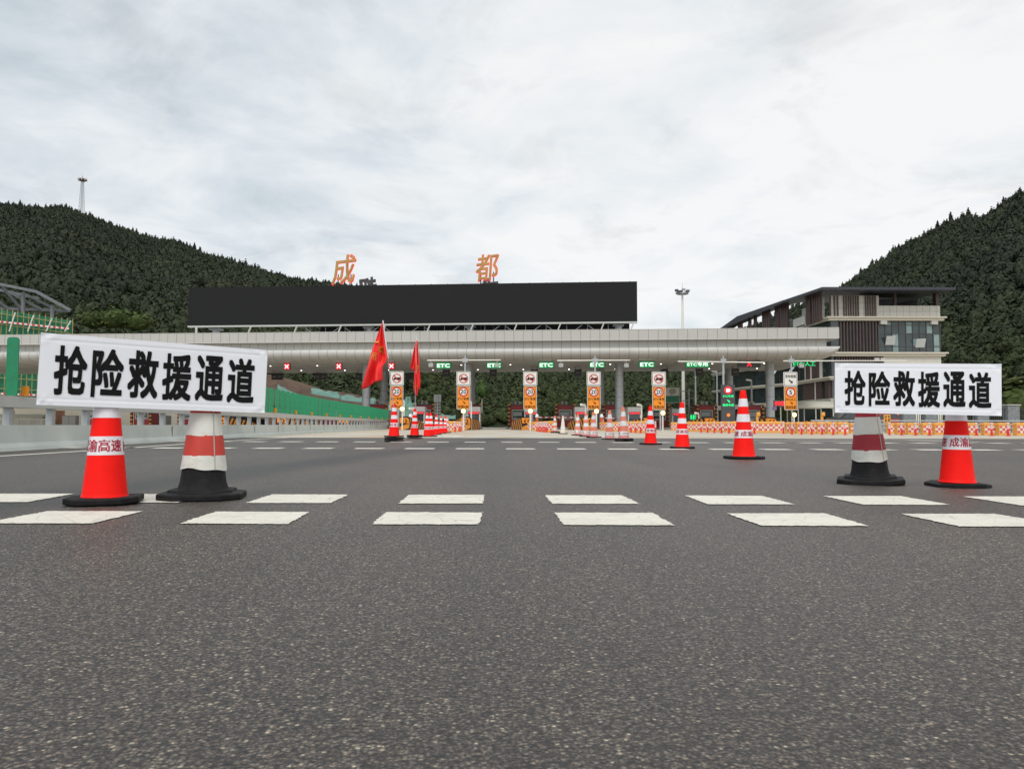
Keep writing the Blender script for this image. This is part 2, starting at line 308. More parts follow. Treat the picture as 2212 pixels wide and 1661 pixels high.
# ------------------------------------------------------------------ helpers: meshes and objects
class MB:
    def __init__(s): s.v = []; s.f = []
    def add(s, vs, fs):
        o = len(s.v); s.v += [tuple(v) for v in vs]; s.f += [tuple(i + o for i in f) for f in fs]; return s
    def box(s, x0, x1, y0, y1, z0, z1):
        return s.add([(x0, y0, z0), (x1, y0, z0), (x1, y1, z0), (x0, y1, z0), (x0, y0, z1), (x1, y0, z1), (x1, y1, z1), (x0, y1, z1)],
                     [(0, 3, 2, 1), (4, 5, 6, 7), (0, 1, 5, 4), (1, 2, 6, 5), (2, 3, 7, 6), (3, 0, 4, 7)])
    def cbox(s, c, sx, sy, sz): return s.box(c[0] - sx / 2, c[0] + sx / 2, c[1] - sy / 2, c[1] + sy / 2, c[2], c[2] + sz)
    def tube(s, a, b, r0, r1=None, n=8):
        a, b = Vector(a), Vector(b); r1 = r0 if r1 is None else r1; d = (b - a).normalized()
        u = d.orthogonal().normalized(); w = d.cross(u); vs = []
        for p, r in ((a, r0), (b, r1)):
            for i in range(n): q = 2 * PI * i / n; vs.append(p + u * (r * math.cos(q)) + w * (r * math.sin(q)))
        return s.add(vs, [(i, (i + 1) % n, n + (i + 1) % n, n + i) for i in range(n)] + [tuple(range(n - 1, -1, -1)), tuple(range(n, 2 * n))])
    def bar(s, a, b, w, h):          # rectangular bar between two points
        a, b = Vector(a), Vector(b); d = (b - a).normalized(); u = d.cross(Vector((0, 0, 1)))
        u = u.normalized() if u.length > 1e-4 else Vector((1, 0, 0)); k = u.cross(d); vs = []
        for p in (a, b):
            for i, j in ((-1, -1), (1, -1), (1, 1), (-1, 1)): vs.append(p + u * (i * w / 2) + k * (j * h / 2))
        return s.add(vs, [(3, 2, 1, 0), (4, 5, 6, 7), (0, 1, 5, 4), (1, 2, 6, 5), (2, 3, 7, 6), (3, 0, 4, 7)])
    def lathe(s, prof, n=32, c=(0, 0), rot=0.0, cap=True):
        vs = []; k = len(prof)
        for r, z in prof:
            for i in range(n): q = rot + 2 * PI * i / n; vs.append((c[0] + r * math.cos(q), c[1] + r * math.sin(q), z))
        fs = [(j * n + i, j * n + (i + 1) % n, (j + 1) * n + (i + 1) % n, (j + 1) * n + i) for j in range(k - 1) for i in range(n)]
        if cap: fs += [tuple(range(n - 1, -1, -1)), tuple(range((k - 1) * n, k * n))]
        return s.add(vs, fs)
    def prism(s, poly, y0, y1):      # outline in x,z; from y0 (front) to y1
        n = len(poly)
        return s.add([(x, y0, z) for x, z in poly] + [(x, y1, z) for x, z in poly],
                     [tuple(range(n)), tuple(range(2 * n - 1, n - 1, -1))] + [((i + 1) % n, i, n + i, n + (i + 1) % n) for i in range(n)])
    def slab(s, poly, z0, z1):       # outline in x,y
        n = len(poly); g = lambda z, i: z[i] if isinstance(z, (list, tuple)) else z
        return s.add([(p[0], p[1], g(z0, i)) for i, p in enumerate(poly)] + [(p[0], p[1], g(z1, i)) for i, p in enumerate(poly)],
                     [tuple(range(n - 1, -1, -1)), tuple(range(n, 2 * n))] + [(i, (i + 1) % n, n + (i + 1) % n, n + i) for i in range(n)])
    def ring(s, cx, cz, ro, ri, y0, y1, n=40):
        vs = []
        for y in (y0, y1):
            for r in (ro, ri):
                for i in range(n): q = 2 * PI * i / n; vs.append((cx + r * math.cos(q), y, cz + r * math.sin(q)))
        k = lambda a, i: a * n + i % n; fs = []
        for i in range(n): fs += [(k(0, i), k(0, i + 1), k(1, i + 1), k(1, i)), (k(0, i + 1), k(0, i), k(2, i), k(2, i + 1)), (k(1, i), k(1, i + 1), k(3, i + 1), k(3, i))]
        return s.add(vs, fs)
    def disc(s, cx, cz, r, y0, y1, n=40): return s.prism([(cx + r * math.cos(2 * PI * i / n), cz + r * math.sin(2 * PI * i / n)) for i in range(n)], y0, y1)
    def mesh(s, name):
        me = bpy.data.meshes.new(name); me.from_pydata(s.v, [], s.f); me.update(); return me
    def build(s, name, m, parent=None, smooth=False, loc=None, bevel=0.0, sharp=40):
        me = s.mesh(name); me.materials.append(M[m] if isinstance(m, str) else m)
        if smooth:
            me.polygons.foreach_set('use_smooth', [True] * len(me.polygons)); me.set_sharp_from_angle(angle=R(sharp))
        o = bpy.data.objects.new(name, me); COL.objects.link(o)
        if parent: o.parent = parent
        if loc is not None: o.location = loc
        if bevel:
            b = o.modifiers.new('bevel', 'BEVEL'); b.width = bevel; b.segments = 2; b.limit_method = 'ANGLE'
        return o
def tag(o, label=None, cat=None, group=None, kind=None):
    if label: o['label'] = label
    if cat: o['category'] = cat
    if group: o['group'] = group
    if kind: o['kind'] = kind
    return o
def thing(name, label, cat, loc=(0, 0, 0), rz=0.0, group=None):
    o = bpy.data.objects.new(name, None); COL.objects.link(o); o.location = loc; o.rotation_euler = (0, 0, rz); o.empty_display_size = .1
    return tag(o, label, cat, group)
def dup(root, loc, rz=None, label=None, group=None):
    def cp(o, par):
        c = o.copy(); COL.objects.link(c)
        if par: c.parent = par
        for ch in list(o.children): cp(ch, c)
        return c
    r = cp(root, None); r.location = loc
    if rz is not None: r.rotation_euler = (0, 0, rz)
    return tag(r, label, None, group)
def rrect(w, h, r, cx=0, cz=0, n=5):
    pts = []
    for sx, sz, a0 in ((1, 1, 0), (-1, 1, 90), (-1, -1, 180), (1, -1, 270)):
        for i in range(n + 1):
            a = R(a0 + 90 * i / n); pts.append((cx + sx * (w / 2 - r) + r * math.cos(a), cz + sz * (h / 2 - r) + r * math.sin(a)))
    return pts
def frame(mb, w, h, r, t, y0, y1, cx=0, cz=0):
    a = rrect(w, h, r, cx, cz); b = rrect(w - 2 * t, h - 2 * t, max(.001, r - t), cx, cz); n = len(a)
    vs = [(x, y0, z) for x, z in a] + [(x, y0, z) for x, z in b] + [(x, y1, z) for x, z in a] + [(x, y1, z) for x, z in b]
    fs = []
    for i in range(n):
        j = (i + 1) % n; fs += [(i, j, n + j, n + i), (j, i, 2 * n + i, 2 * n + j), (n + i, n + j, 3 * n + j, 3 * n + i)]
    return mb.add(vs, fs)
_tx = {}
def glyphs(s, bold=0.0, res=2):
    k = (s, bold, res)
    if k not in _tx:
        c = bpy.data.curves.new('lettering', 'FONT'); c.body = s; c.offset = bold; c.resolution_u = res
        o = bpy.data.objects.new('lettering', c); me = bpy.data.meshes.new_from_object(o)
        v = np.array([x.co[:2] for x in me.vertices]); f = [tuple(p.vertices) for p in me.polygons]
        bpy.data.objects.remove(o); bpy.data.curves.remove(c); bpy.data.meshes.remove(me)
        lo, hi = v.min(0), v.max(0); _tx[k] = ((v - (lo + hi) / 2) / (hi - lo), f, (hi - lo))
    return _tx[k]
KERN = [(0, 0), (-1, -1), (1, 1), (-1, 1), (1, -1), (0, 1), (0, -1), (1, 0), (-1, 0)]
def text(mb, s, cx, cz, w, h, y, bold=.02, thick=0.0, flip=False, n=6, step=.0012):
    v, f, sz = glyphs(s, 0.0)
    if w is None: w = h * sz[0] / sz[1]
    bx, bz = bold * w / sz[0], bold * h / sz[1]; w, h = w - 2 * bx, h - 2 * bz
    for c in range(n + 1 if bold else 1):        # heavier strokes: copies laid a stroke's growth apart
        ox, oz = KERN[c]; dx, dz = bx * ox, bz * oz; yy = y + step * c
        V = [(cx + dx + a * w * (-1 if flip else 1), yy, cz + dz + b * h) for a, b in v]
        if thick:
            m = len(V); ed = {(p[i], p[(i + 1) % len(p)]) for p in f for i in range(len(p))}
            mb.add(V + [(x, y_ + thick, z) for x, y_, z in V], list(f) + [tuple(i + m for i in reversed(p)) for p in f] + [(a, a + m, b + m, b) for a, b in ed if (b, a) not in ed])
        else: mb.add(V, f)
    return mb
def arrow(mb, cx, cz, sz, y0, y1):   # pointing down right
    pts = [(-.5, .12), (.12, .12), (.12, .34), (.55, 0), (.12, -.34), (.12, -.12), (-.5, -.12)]; c, s = math.cos(R(-42)), math.sin(R(-42))
    return mb.prism([(cx + sz * (x * c - z * s), cz + sz * (x * s + z * c)) for x, z in pts], y0, y1)

# ------------------------------------------------------------------ the ground
EDGE = 26.4
def sheet(name, m, x0, x1, y0, y1, z): return tag(MB().add([(x0, y0, z), (x1, y0, z), (x1, y1, z), (x0, y1, z)], [(0, 1, 2, 3)]).build(name, m), kind='structure')
sheet('ground', 'hill', -3000, 3000, -3000, 3000, -.03)
sheet('road', 'asphalt', -90, 110, -25, EDGE, 0)
sheet('apron', 'apron', -90, 110, EDGE, 112, 0)
MARKS = MB()
def quadmark(pts, z=.004, h=.0):
    MARKS.add([(x, y, z) for x, y in pts], [(0, 1, 2, 3)])
YAW = -.022
def block_row(y0, y1, x0, pitch, w, k0, k1, tilt=0.0):
    rag = .004 if y0 < 8 else .012
    for k in range(k0, k1):
        x = x0 + k * pitch; a = tilt * x; j = lambda: random.uniform(-.010, .010)
        c = [(x + j(), y0 - a + j()), (x + w + j(), y0 - a + j()), (x + w + YAW * (y1 - y0) + j(), y1 - a + j()), (x + YAW * (y1 - y0) + j(), y1 - a + j())]; pts = []
        for (xa, ya), (xb, yb) in zip(c, c[1:] + c[:1]):
            m = 26 if y0 < 8 else 8
            for i in range(m): f = i / m; pts.append((xa + (xb - xa) * f + random.gauss(0, rag), ya + (yb - ya) * f + random.gauss(0, rag)))
        MARKS.add([(q[0], q[1], .004) for q in pts], [tuple(range(len(pts)))])
block_row(3.47, 3.95, -.635, .872, .49, -4, 6, .012)
block_row(4.39, 4.93, -.645, .878, .49, -5, 8, .012)
block_row(14.1, 14.65, -1.04, .945, .53, -8, 22, .02)
block_row(19.5, 20.1, -1.22, .95, .545, -9, 30, .02)
def line(a, b, w):
    a, b = Vector(a[:2]), Vector(b[:2]); d = (b - a).normalized(); n = Vector((-d.y, d.x)) * w / 2
    quadmark([a - n, b - n, b + n, a + n])
EL = [G(-260, 1003), G(0, 985.6), G(181, 974.5), G(483, 953.5), G(567, 948.3), G(700, 941)]
for a, b in zip(EL, EL[1:]): line(a, b, .15)
for a, b in ((( 1583, 951), (1870, 953.5)), ((1700, 948), (1900, 950)), ((1620, 946.5), (1800, 947.2)), ((1960, 951), (2120, 955.5)), ((1880, 949), (2100, 951.8))): line(G(*a), G(*b), .28)
for px in (930, 945, 960, 975): line(G(px, 944), G(px + 26, 940.5), .3)
for px in (1190, 1225, 1262): line(G(px, 939), G(px + 60, 943.5), .3)
tag(MARKS.build('road_marking', 'mark'), kind='structure')

# ------------------------------------------------------------------ hills and forest
RIDGE = [(-700, 395), (-200, 415), (0, 432), (40, 440), (129, 441), (158, 454), (188, 464), (228, 483), (268, 496), (311, 513), (376, 520), (403, 533), (430, 548), (491, 563), (564, 582), (594, 589), (617, 596),
         (668, 603), (720, 610), (770, 620), (900, 655), (1050, 695), (1200, 735), (1350, 755), (1500, 750), (1600, 715), (1700, 668), (1802, 621), (1841, 606), (1866, 584), (1891, 566), (1923, 550), (1950, 531), (1977, 515),
         (2016, 500), (2036, 486), (2065, 472), (2104, 462), (2123, 466), (2153, 456), (2182, 432), (2212, 410), (2300, 375), (2700, 300), (3000, 280)]
rp_ = np.array(RIDGE, float)
def ridge(px):
    e = np.interp(px, rp_[:, 0], rp_[:, 1]); yr = np.interp(px, [800, 1200, 1500, 1750], [620, 570, 520, 450]); yf = np.interp(px, [850, 1000, 1500, 1620, 1900, 2060, 2170], [122, 190, 200, 165, 150, 132, 112])
    zr = CAMH + (917.3 + .00175 * (px - PX0) - e) / F * yr; return yr, yf, zr - 3.6
def terrain(px, t):                 # t: 0 foot, 1 ridge
    yr, yf, zr = ridge(px); y = yf + (yr - yf) * t
    z = zr * (t ** .86) + np.sin(px * .011 + t * 5) * 3.0 * t * (1 - t) * 4 + np.sin(px * .037 + t * 13) * 1.2 * t * (1 - t) * 4
    return (px - PX0) / F * y, y, z
pxs = np.linspace(-700, 3000, 186); ts = np.r_[np.linspace(0, 1, 30), 1.12, 1.5]
hv = []
for t in ts:
    x, y, z = terrain(pxs, min(t, 1.0))
    if t > 1: x, y, z = x * t, y * t, z - (t - 1) * 120
    hv += list(zip(x, y, z))
n = len(pxs)
hills = MB(); hills.add(hv, [(j * n + i, j * n + i + 1, (j + 1) * n + i + 1, (j + 1) * n + i) for j in range(len(ts) - 1) for i in range(n - 1)])
tag(hills.build('hills', 'hill', smooth=True), kind='structure')

def ico():
    p = (1 + 5 ** .5) / 2
    v = np.array([(-1, p, 0), (1, p, 0), (-1, -p, 0), (1, -p, 0), (0, -1, p), (0, 1, p), (0, -1, -p), (0, 1, -p), (p, 0, -1), (p, 0, 1), (-p, 0, -1), (-p, 0, 1)], float)
    f = np.array([(0, 11, 5), (0, 5, 1), (0, 1, 7), (0, 7, 10), (0, 10, 11), (1, 5, 9), (5, 11, 4), (11, 10, 2), (10, 7, 6), (7, 1, 8), (3, 9, 4), (3, 4, 2), (3, 2, 6), (3, 6, 8), (3, 8, 9), (4, 9, 5), (2, 4, 11), (6, 2, 10), (8, 6, 7), (9, 8, 1)])
    return v / np.linalg.norm(v[0]), f
IV, IF = ico()
def crown_proto(rng, leaves, conifer, size=.42):
    """unit crown: x, y within 1, z from 0 to 2 (broadleaf) or 3 (conifer); a dense heart and loose leaf clumps"""
    def shape(d, rad):
        p = d * rad
        if conifer:
            zc = np.clip((p[:, 2] + 1) * .5, 0, .96); w = np.clip(1.12 - zc, .05, 1) ** .9
            return np.c_[p[:, 0] * w, p[:, 1] * w, zc * 3.0]
        return np.c_[p[:, 0], p[:, 1], p[:, 2] + 1.0]
    heart = shape(IV, (rng.uniform(.74, .95, len(IV)) if not conifer else rng.uniform(.8, .98, len(IV)))[:, None])
    d = rng.normal(size=(leaves, 3)); d /= np.linalg.norm(d, axis=1)[:, None]; d[:, 2] = np.where(d[:, 2] < -.5, -d[:, 2], d[:, 2])
    lump = 1 + .22 * np.sin(d[:, 0] * 4 + rng.uniform(0, 6)) * np.cos(d[:, 1] * 4 + rng.uniform(0, 6)) + .14 * np.sin(d[:, 2] * 7)
    c = shape(d, (rng.uniform(.72, 1.06, leaves) * lump)[:, None])
    nr = d + rng.normal(size=(leaves, 3)) * .38 + [0, 0, .25]
    a = np.cross(nr, rng.normal(size=(leaves, 3))); a /= np.linalg.norm(a, axis=1)[:, None]
    b = np.cross(nr, a); b /= np.linalg.norm(b, axis=1)[:, None]
    s = rng.uniform(.6, 1.1, leaves)[:, None] * size * (.8 if conifer else 1)
    q = np.stack([c - a * s, c + b * s * .6, c + a * s * 1.1, c - b * s * .7], 1).reshape(-1, 3)
    k = np.arange(leaves)[:, None] * 4 + len(IV)
    f = np.r_[IF, np.c_[k, k + 1, k + 2], np.c_[k, k + 2, k + 3]]
    return np.r_[heart, q], f
def np_mesh(name, v, f):
    me = bpy.data.meshes.new(name); nf = len(f)
    me.vertices.add(len(v)); me.vertices.foreach_set('co', np.ascontiguousarray(v, np.float32).ravel())
    me.loops.add(nf * 3); me.loops.foreach_set('vertex_index', np.ascontiguousarray(f, np.int32).ravel())
    me.polygons.add(nf); me.polygons.foreach_set('loop_start', np.arange(nf, dtype=np.int32) * 3)
    me.update(calc_edges=True); return me
def scatter(px, t, size, protos, tall):
    V, Fa, o = [], [], 0
    x, y, z = terrain(px, t); kind = RNG.integers(0, len(protos), len(px)); ang = RNG.uniform(0, 2 * PI, len(px)); hs = RNG.uniform(*tall, len(px))
    for k, (pv, pf) in enumerate(protos):
        i = np.where(kind == k)[0]
        if not len(i): continue
        c, s = np.cos(ang[i])[:, None], np.sin(ang[i])[:, None]; r = size[i][:, None]
        vx = (pv[:, 0] * c - pv[:, 1] * s) * r + x[i][:, None]; vy = (pv[:, 0] * s + pv[:, 1] * c) * r + y[i][:, None]
        vz = pv[:, 2] * r * hs[i][:, None] + z[i][:, None] - r * .45
        V.append(np.stack([vx, vy, vz], 2).reshape(-1, 3)); Fa.append((pf[None] + (np.arange(len(i)) * len(pv))[:, None, None] + o).reshape(-1, 3)); o += len(i) * len(pv)
    return np.concatenate(V), np.concatenate(Fa)
def sample(p0, p1, spacing, t0=0.0, t1=1.0):
    yr, yf, _ = ridge((p0 + p1) / 2); area = abs(ux(p1) - ux(p0)) * (yr * yr - yf * yf) / 2
    n = int(area / spacing ** 2); px = RNG.uniform(p0, p1, n); yr, yf, _ = ridge(px)
    y = np.sqrt(RNG.uniform(0, 1, n) * (yr ** 2 - yf ** 2) + yf ** 2); t = (y - yf) / (yr - yf); k = (t >= t0) & (t <= t1); return px[k], t[k]
FV, FF, off = [], [], 0
rb = np.random.default_rng(3)
BROAD = [crown_proto(rb, 66, False, .25) for _ in range(5)]; CONE = [crown_proto(rb, 56, True, .30) for _ in range(3)]
NEARB = [crown_proto(rb, 170, False, .20) for _ in range(4)]
def put(px, t, size, protos, tall=(.85, 1.25)):
    global off
    v, f = scatter(px, t, size, protos, tall); FV.append(v); FF.append(f + off); off += len(v)
for p0, p1 in ((-260, 200), (200, 520), (520, 860), (860, 1100), (1100, 1400), (1400, 1700), (1700, 1950), (1950, 2200), (2200, 2420)):
    px, t = sample(p0, p1, 3.15 if p0 < 1900 else 2.7, .08); put(px, t, RNG.uniform(1.35, 2.5, len(px)), BROAD + BROAD + CONE)
    px, t = sample(p0, p1, 2.6, 0, .13); put(px, t, RNG.uniform(1.1, 2.3, len(px)), NEARB)
fm = np_mesh('forest', np.concatenate(FV), np.concatenate(FF)); fm.materials.append(M['forest'])
fo = bpy.data.objects.new('forest', fm); COL.objects.link(fo)
tag(fo, 'dense dark green forest covering the hillsides behind the toll plaza', 'forest', kind='stuff')

def tree_meshes(name, conifer, leaves, size, mt, h, r, trunk_m='bark', trunk_top=.5, trunk_r=.12, clump=.22, bf=.22):
    rr = np.random.default_rng(len(bpy.data.meshes)); pv, pf = crown_proto(rr, leaves, conifer, clump)
    base = bf * h; pv = pv * [r, r, (h - base) / (3.0 if conifer else 2.0)] + [0, 0, base]
    me = np_mesh('crown', pv, pf); me.materials.append(M[mt])
    tk = MB().tube((0, 0, -1.2), (0, 0, h * trunk_top), trunk_r * 1.3, trunk_r * .6, 7)
    for a in range(3): q = a * 2.1; tk.tube((0, 0, h * (.25 + .06 * a)), (math.cos(q) * r * .6, math.sin(q) * r * .6, h * (.42 + .06 * a)), trunk_r * .5, trunk_r * .2, 5)
    tm = tk.mesh('trunk'); tm.materials.append(M[trunk_m]); return me, tm
def tree(name, cm, tm, loc, label, cat, group=None, sc=1.0, rz=0.0):
    t = thing(name, label, cat, loc, rz, group); t.scale = (sc,) * 3
    for nm, me in (('crown', cm), ('trunk', tm)):
        o = bpy.data.objects.new(nm, me); COL.objects.link(o); o.parent = t
    return t
cm, tm = tree_meshes('conifer', True, 130, 1, 'conifer', 7.0, 1.6, clump=.26)
CON = [(28, 'dark pointed conifer at the far left end of the left ridge', 1.1), (105, 'dark conifer on the left ridge, left of the lattice tower', .8), (129, 'dark conifer on the ridge closest to the left of the lattice tower', .9),
       (188, 'small dark conifer on the ridge just right of the lattice tower', .8), (228, 'dark conifer on the slope of the left ridge above the white board', .9), (305, 'slim dark conifer on the left ridge about midway down its slope', 1.15),
       (412, 'tall slim conifer, left one of the pair on the left ridge', 1.4), (424, 'tall slim conifer, right one of the pair on the left ridge', 1.3), (494, 'dark conifer on the left ridge just above the screen left corner', 1.2),
       (545, 'dark conifer on the left ridge right above the left part of the screen', 1.1), (600, 'small dark conifer on the ridge above the dark screen', .9), (700, 'small dark conifer on the ridge just left of the gold character', .8),
       (1866, 'dark conifer on the right ridge above the office roof', .8), (1950, 'dark conifer midway along the right ridge line', .8), (2036, 'dark blunt conifer on the upper right ridge', 1.0), (2065, 'broad dark conifer on the upper right ridge', 1.2),
       (2104, 'rounded dark conifer on the top of the right ridge hump', 1.2), (2182, 'dark conifer on the right ridge nearest the picture edge', 1.0)]
for px, lb, sc in CON:
    x, y, z = terrain(np.array([float(px)]), .985); tree('conifer', cm, tm, (x[0], y[0], z[0] + .8), lb, 'tree', 'conifers along the ridge lines', sc, px)
cm2, tm2 = tree_meshes('pale', False, 220, 1, 'paleleaf', 6.2, 1.5, 'palebark', .8, .10, .2)
p = P(1041, 880, 176); tree('pale_tree', cm2, tm2, p, 'slender pale green tree with a white trunk in front of the dark valley hill', 'tree')
cm3, tm3 = tree_meshes('bush', False, 170, 1, 'paleleaf', 2.6, 1.3, 'bark', .5, .08, .2)
tree('pale_bush', cm3, tm3, P(1136, 888, 176), 'small yellow green bush shining out of the dark valley hill', 'bush')
cm4, tm4 = tree_meshes('bush', False, 420, 1, 'scrub', 3.2, 2.2, 'bark', .5, .1, .15, .0)
for px, py, d, sc, lb in ((205, 711, 121, 1.1, 'grassy yellow green bush behind the canopy roof beside the green net scaffold'), (250, 712, 121, 1.3, 'large yellow green bush behind the canopy roof, middle one of three'), (300, 716, 121, 1.1, 'yellow green bush behind the canopy roof, nearest the dark screen'),
                      (1690, 905, 88, .8, 'green shrub with leafy top beside the canopy column near the office')):
    tree('bush', cm4, tm4, P(px, py, d) - Vector((0, 0, .4)), lb, 'bush', None, sc, px)
for px, py, d, sc, lb in ((2182, 893, 98, 1.7, 'bright green roadside tree behind the stone pillar at the right edge'), (2210, 890, 96, 1.9, 'bright green tree cut by the right picture edge behind the fence'), (2158, 890, 100, 1.3, 'green roadside tree just right of the right white board')):
    tree('roadside_tree', cm4, tm4, Vector((ux(px) * d, d, 0)), lb, 'tree', 'roadside trees behind the stone fence', sc, px)

# bare cut slope with teal sheets, behind the canopy on the left
sl_ = MB(); top = [(540, 802), (600, 812), (650, 826), (700, 842), (760, 850), (830, 866), (900, 885), (960, 905)]
vs = [Vector((ux(px) * 111, 111, 0)) for px, _ in top] + [P(px, (py + 917) / 2 + 4, 116) for px, py in top] + [P(px, py, 121) for px, py in top] + [P(px, py, 121) + Vector((0, 9, -6)) for px, py in top]
k = len(top); sl_.add(vs, [(j * k + i, j * k + i + 1, (j + 1) * k + i + 1, (j + 1) * k + i) for j in range(3) for i in range(k - 1)])
tag(sl_.build('slope', 'soil'), kind='structure')
def tarp(x0, y0, x1, y1, hgt, d, label, seed):
    r = random.Random(seed); mb = MB(); nx, nz = 9, 5; vs = []
    for j in range(nz):
        for i in range(nx):
            a, b = i / (nx - 1), j / (nz - 1); px = x0 + (x1 - x0) * a + r.uniform(-1.2, 1.2); py = y0 + (y1 - y0) * a - hgt * b * (1 if j < nz - 1 else r.uniform(.6, 1.15))
            vs.append(P(px, py, d + b * 4 + r.uniform(-.5, .5)))
    mb.add(vs, [(j * nx + i, j * nx + i + 1, (j + 1) * nx + i + 1, (j + 1) * nx + i) for j in range(nz - 1) for i in range(nx - 1)])
    o = mb.build('tarp', 'tarp', smooth=True); s = o.modifiers.new('solid', 'SOLIDIFY'); s.thickness = .05
    return tag(o, label, 'tarp', 'teal sheets on the cut slope')
for k, a in enumerate(((672, 850, 735, 862, 13, 110, 'teal sheet on the slope between the two left hanging signal boxes'), (735, 864, 790, 870, 12, 110, 'teal sheet on the slope left of the front canopy column'), (790, 868, 812, 876, 14, 110, 'crumpled teal sheet showing just behind the flagged front column'),
                       (838, 886, 872, 890, 12, 110, 'teal sheet on the slope behind the leftmost orange lane sign'), (872, 902, 900, 900, 40, 109, 'peaked teal sheet between the two red flags'), (600, 842, 660, 868, 12, 110, 'teal sheet on the soil slope behind the green panels'), (946, 905, 985, 905, 10, 118, 'small teal sheet beside the white tank behind the barriers'))):
    tarp(*a, k)

# ------------------------------------------------------------------ traffic cones
def crad(z): return .148 - .111 * (z - .03) / .87
def wraptext(mb, s, z0, z1, span, phase, off=.0030, bold=.022):
    v, f, sz = glyphs(s, 0.0, 1); n = 6
    for c in range(n + 1):
        t = 2 * PI * (c + .5) / n; da, dz = (bold * span / sz[0] * math.cos(t), bold * (z1 - z0) / sz[1] * math.sin(t)) if c else (0, 0); vs = []
        for a, b in v:
            z = (z0 + z1) / 2 + b * (z1 - z0) + dz; q = phase - PI / 2 + a * span + da; r = crad(z) + off + .00012 * c; vs.append((r * math.cos(q), r * math.sin(q), z))
        mb.add(vs, f)
def octa(w, c=.30):
    h = w / 2; k = h * (1 - c); return [(h, -k), (h, k), (k, h), (-k, h), (-h, k), (-h, -k), (-k, -h), (k, -h)]
def base_mesh(w, th, seed, warp=.0, step=None, n=2):
    r = random.Random(seed); mb = MB(); oc = octa(w, .42)
    def lvl(sc, z): return [(x * sc, y * sc, z + warp * ((x / w * 2) ** 2) * .5) for x, y in oc]
    rings = [lvl(.985, 0), lvl(1, .006), lvl(1, th - .006), lvl(.97, th)]
    if step: rings += [lvl(step, th + .004), lvl(step - .02, th + .02)]
    vs = [p for a in rings for p in a]; fs = [(j * 8 + i, j * 8 + (i + 1) % 8, (j + 1) * 8 + (i + 1) % 8, (j + 1) * 8 + i) for j in range(len(rings) - 1) for i in range(8)]
    fs += [tuple(range(7, -1, -1)), tuple(range((len(rings) - 1) * 8, len(rings) * 8))]; return mb.add(vs, fs)
def shell(z0, z1, off, n=40, wav=0.0, seed=0, segs=6):
    r = random.Random(seed); ph = [r.uniform(0, 6) for _ in range(4)]; vs = []
    for j in range(segs + 1):
        for i in range(n):
            q = 2 * PI * i / n; z = z0 + (z1 - z0) * j / segs
            if j == 0: z += wav * (math.sin(q * 2 + ph[0]) + .6 * math.sin(q * 5 + ph[1]))
            rr = crad(z) + off + wav * .22 * math.sin(q * 7 + ph[2] + j) * math.sin(j * 1.3 + ph[3]); vs.append((rr * math.cos(q), rr * math.sin(q), z))
    return MB().add(vs, [(j * n + i, j * n + (i + 1) % n, (j + 1) * n + (i + 1) % n, (j + 1) * n + i) for j in range(segs) for i in range(n)])
def new_cone(loc, label, phase, rz=0.0, warp=.02, stack=0, group='red traffic cones with white bands', sc=1.0, tilt=0.0, wide=1.0):
    lift = .040 * stack
    t = thing('traffic_cone', label, 'traffic cone', loc, rz, group); t.scale = (sc * wide, sc * wide, sc)
    if tilt: t.rotation_euler = (tilt, tilt * .6, rz)
    for k in range(stack): base_mesh(.47 - .02 * (k % 2), .033, k, .015 * (k % 2)).build('spare_base', 'rubber', t, loc=(0.012 * (-1) ** k, .01 * k, .04 * k), bevel=.003)
    base_mesh(.47, .036, 3, warp).build('base', 'rubber', t, loc=(0, 0, lift), bevel=.004)
    prof = [(.158, .034), (.152, .040), (crad(.06), .06)] + [(crad(z), z) for z in (.2, .35, .5, .65, .8, .885)] + [(.035, .897), (.030, .9)]
    MB().lathe(prof, 48).build('body', 'red', t, True, (0, 0, lift))
    for z0, z1 in ((.685, .79), (.485, .585)): shell(z0, z1, .0014).build('reflective_band', 'band', t, True, (0, 0, lift))
    b = shell(.275, .38, .0014).build('name_band', 'band', t, True, (0, 0, lift))
    mb = MB(); r = crad(.33)
    for q in (0, PI): wraptext(mb, '成渝高速', .295, .362, .315 / r, phase + q)
    mb.build('lettering', 'redink', b)
    return t
def faded_cone(loc, label, phase, rz, lean, warp=.035, stack=0, sc=1.0, crush=True):
    t = thing('faded_traffic_cone', label, 'traffic cone', loc, rz, 'faded orange sleeve cones'); t.scale = (sc,) * 3; t.rotation_euler = (lean, lean * .5, rz)
    for k in range(stack): base_mesh(.46, .03, k + 5, .03).build('spare_base', 'rubber', t, loc=(.02, 0, .042 * k), bevel=.003)
    l = .042 * stack
    base_mesh(.47, .03, 9, warp).build('base', 'rubber', t, loc=(0, 0, l), bevel=.004)
    MB().lathe([(crad(z) - .004, z) for z in (.03, .3, .6, .895)], 32).build('body', 'rubber', t, True, (0, 0, l))
    w = .006 if crush else .002
    for nm, m, z0, z1, k in (('sleeve_hem', 'pink', .035, .12, 1), ('orange_band', 'faded', .235, .385, 2), ('orange_band', 'faded', .515, .645, 3), ('orange_band', 'faded', .775, .90, 4), ('white_band', 'fadedwhite', .385, .515, 5), ('white_band', 'fadedwhite', .645, .775, 6)):
        shell(z0, z1 + .002, .003 + .0004 * k, wav=w if k == 1 else .0015, seed=k).build(nm, m, t, True, (0, 0, l))
    b = shell(.12, .235, .005, wav=.001).build('name_band', 'fadedwhite', t, True, (0, 0, l)); mb = MB()
    for q in (0, PI): wraptext(mb, '成渝高速', .145, .205, .34 / crad(.18), phase + q, .008, .01)
    mb.build('lettering', 'fadedink', b); return t
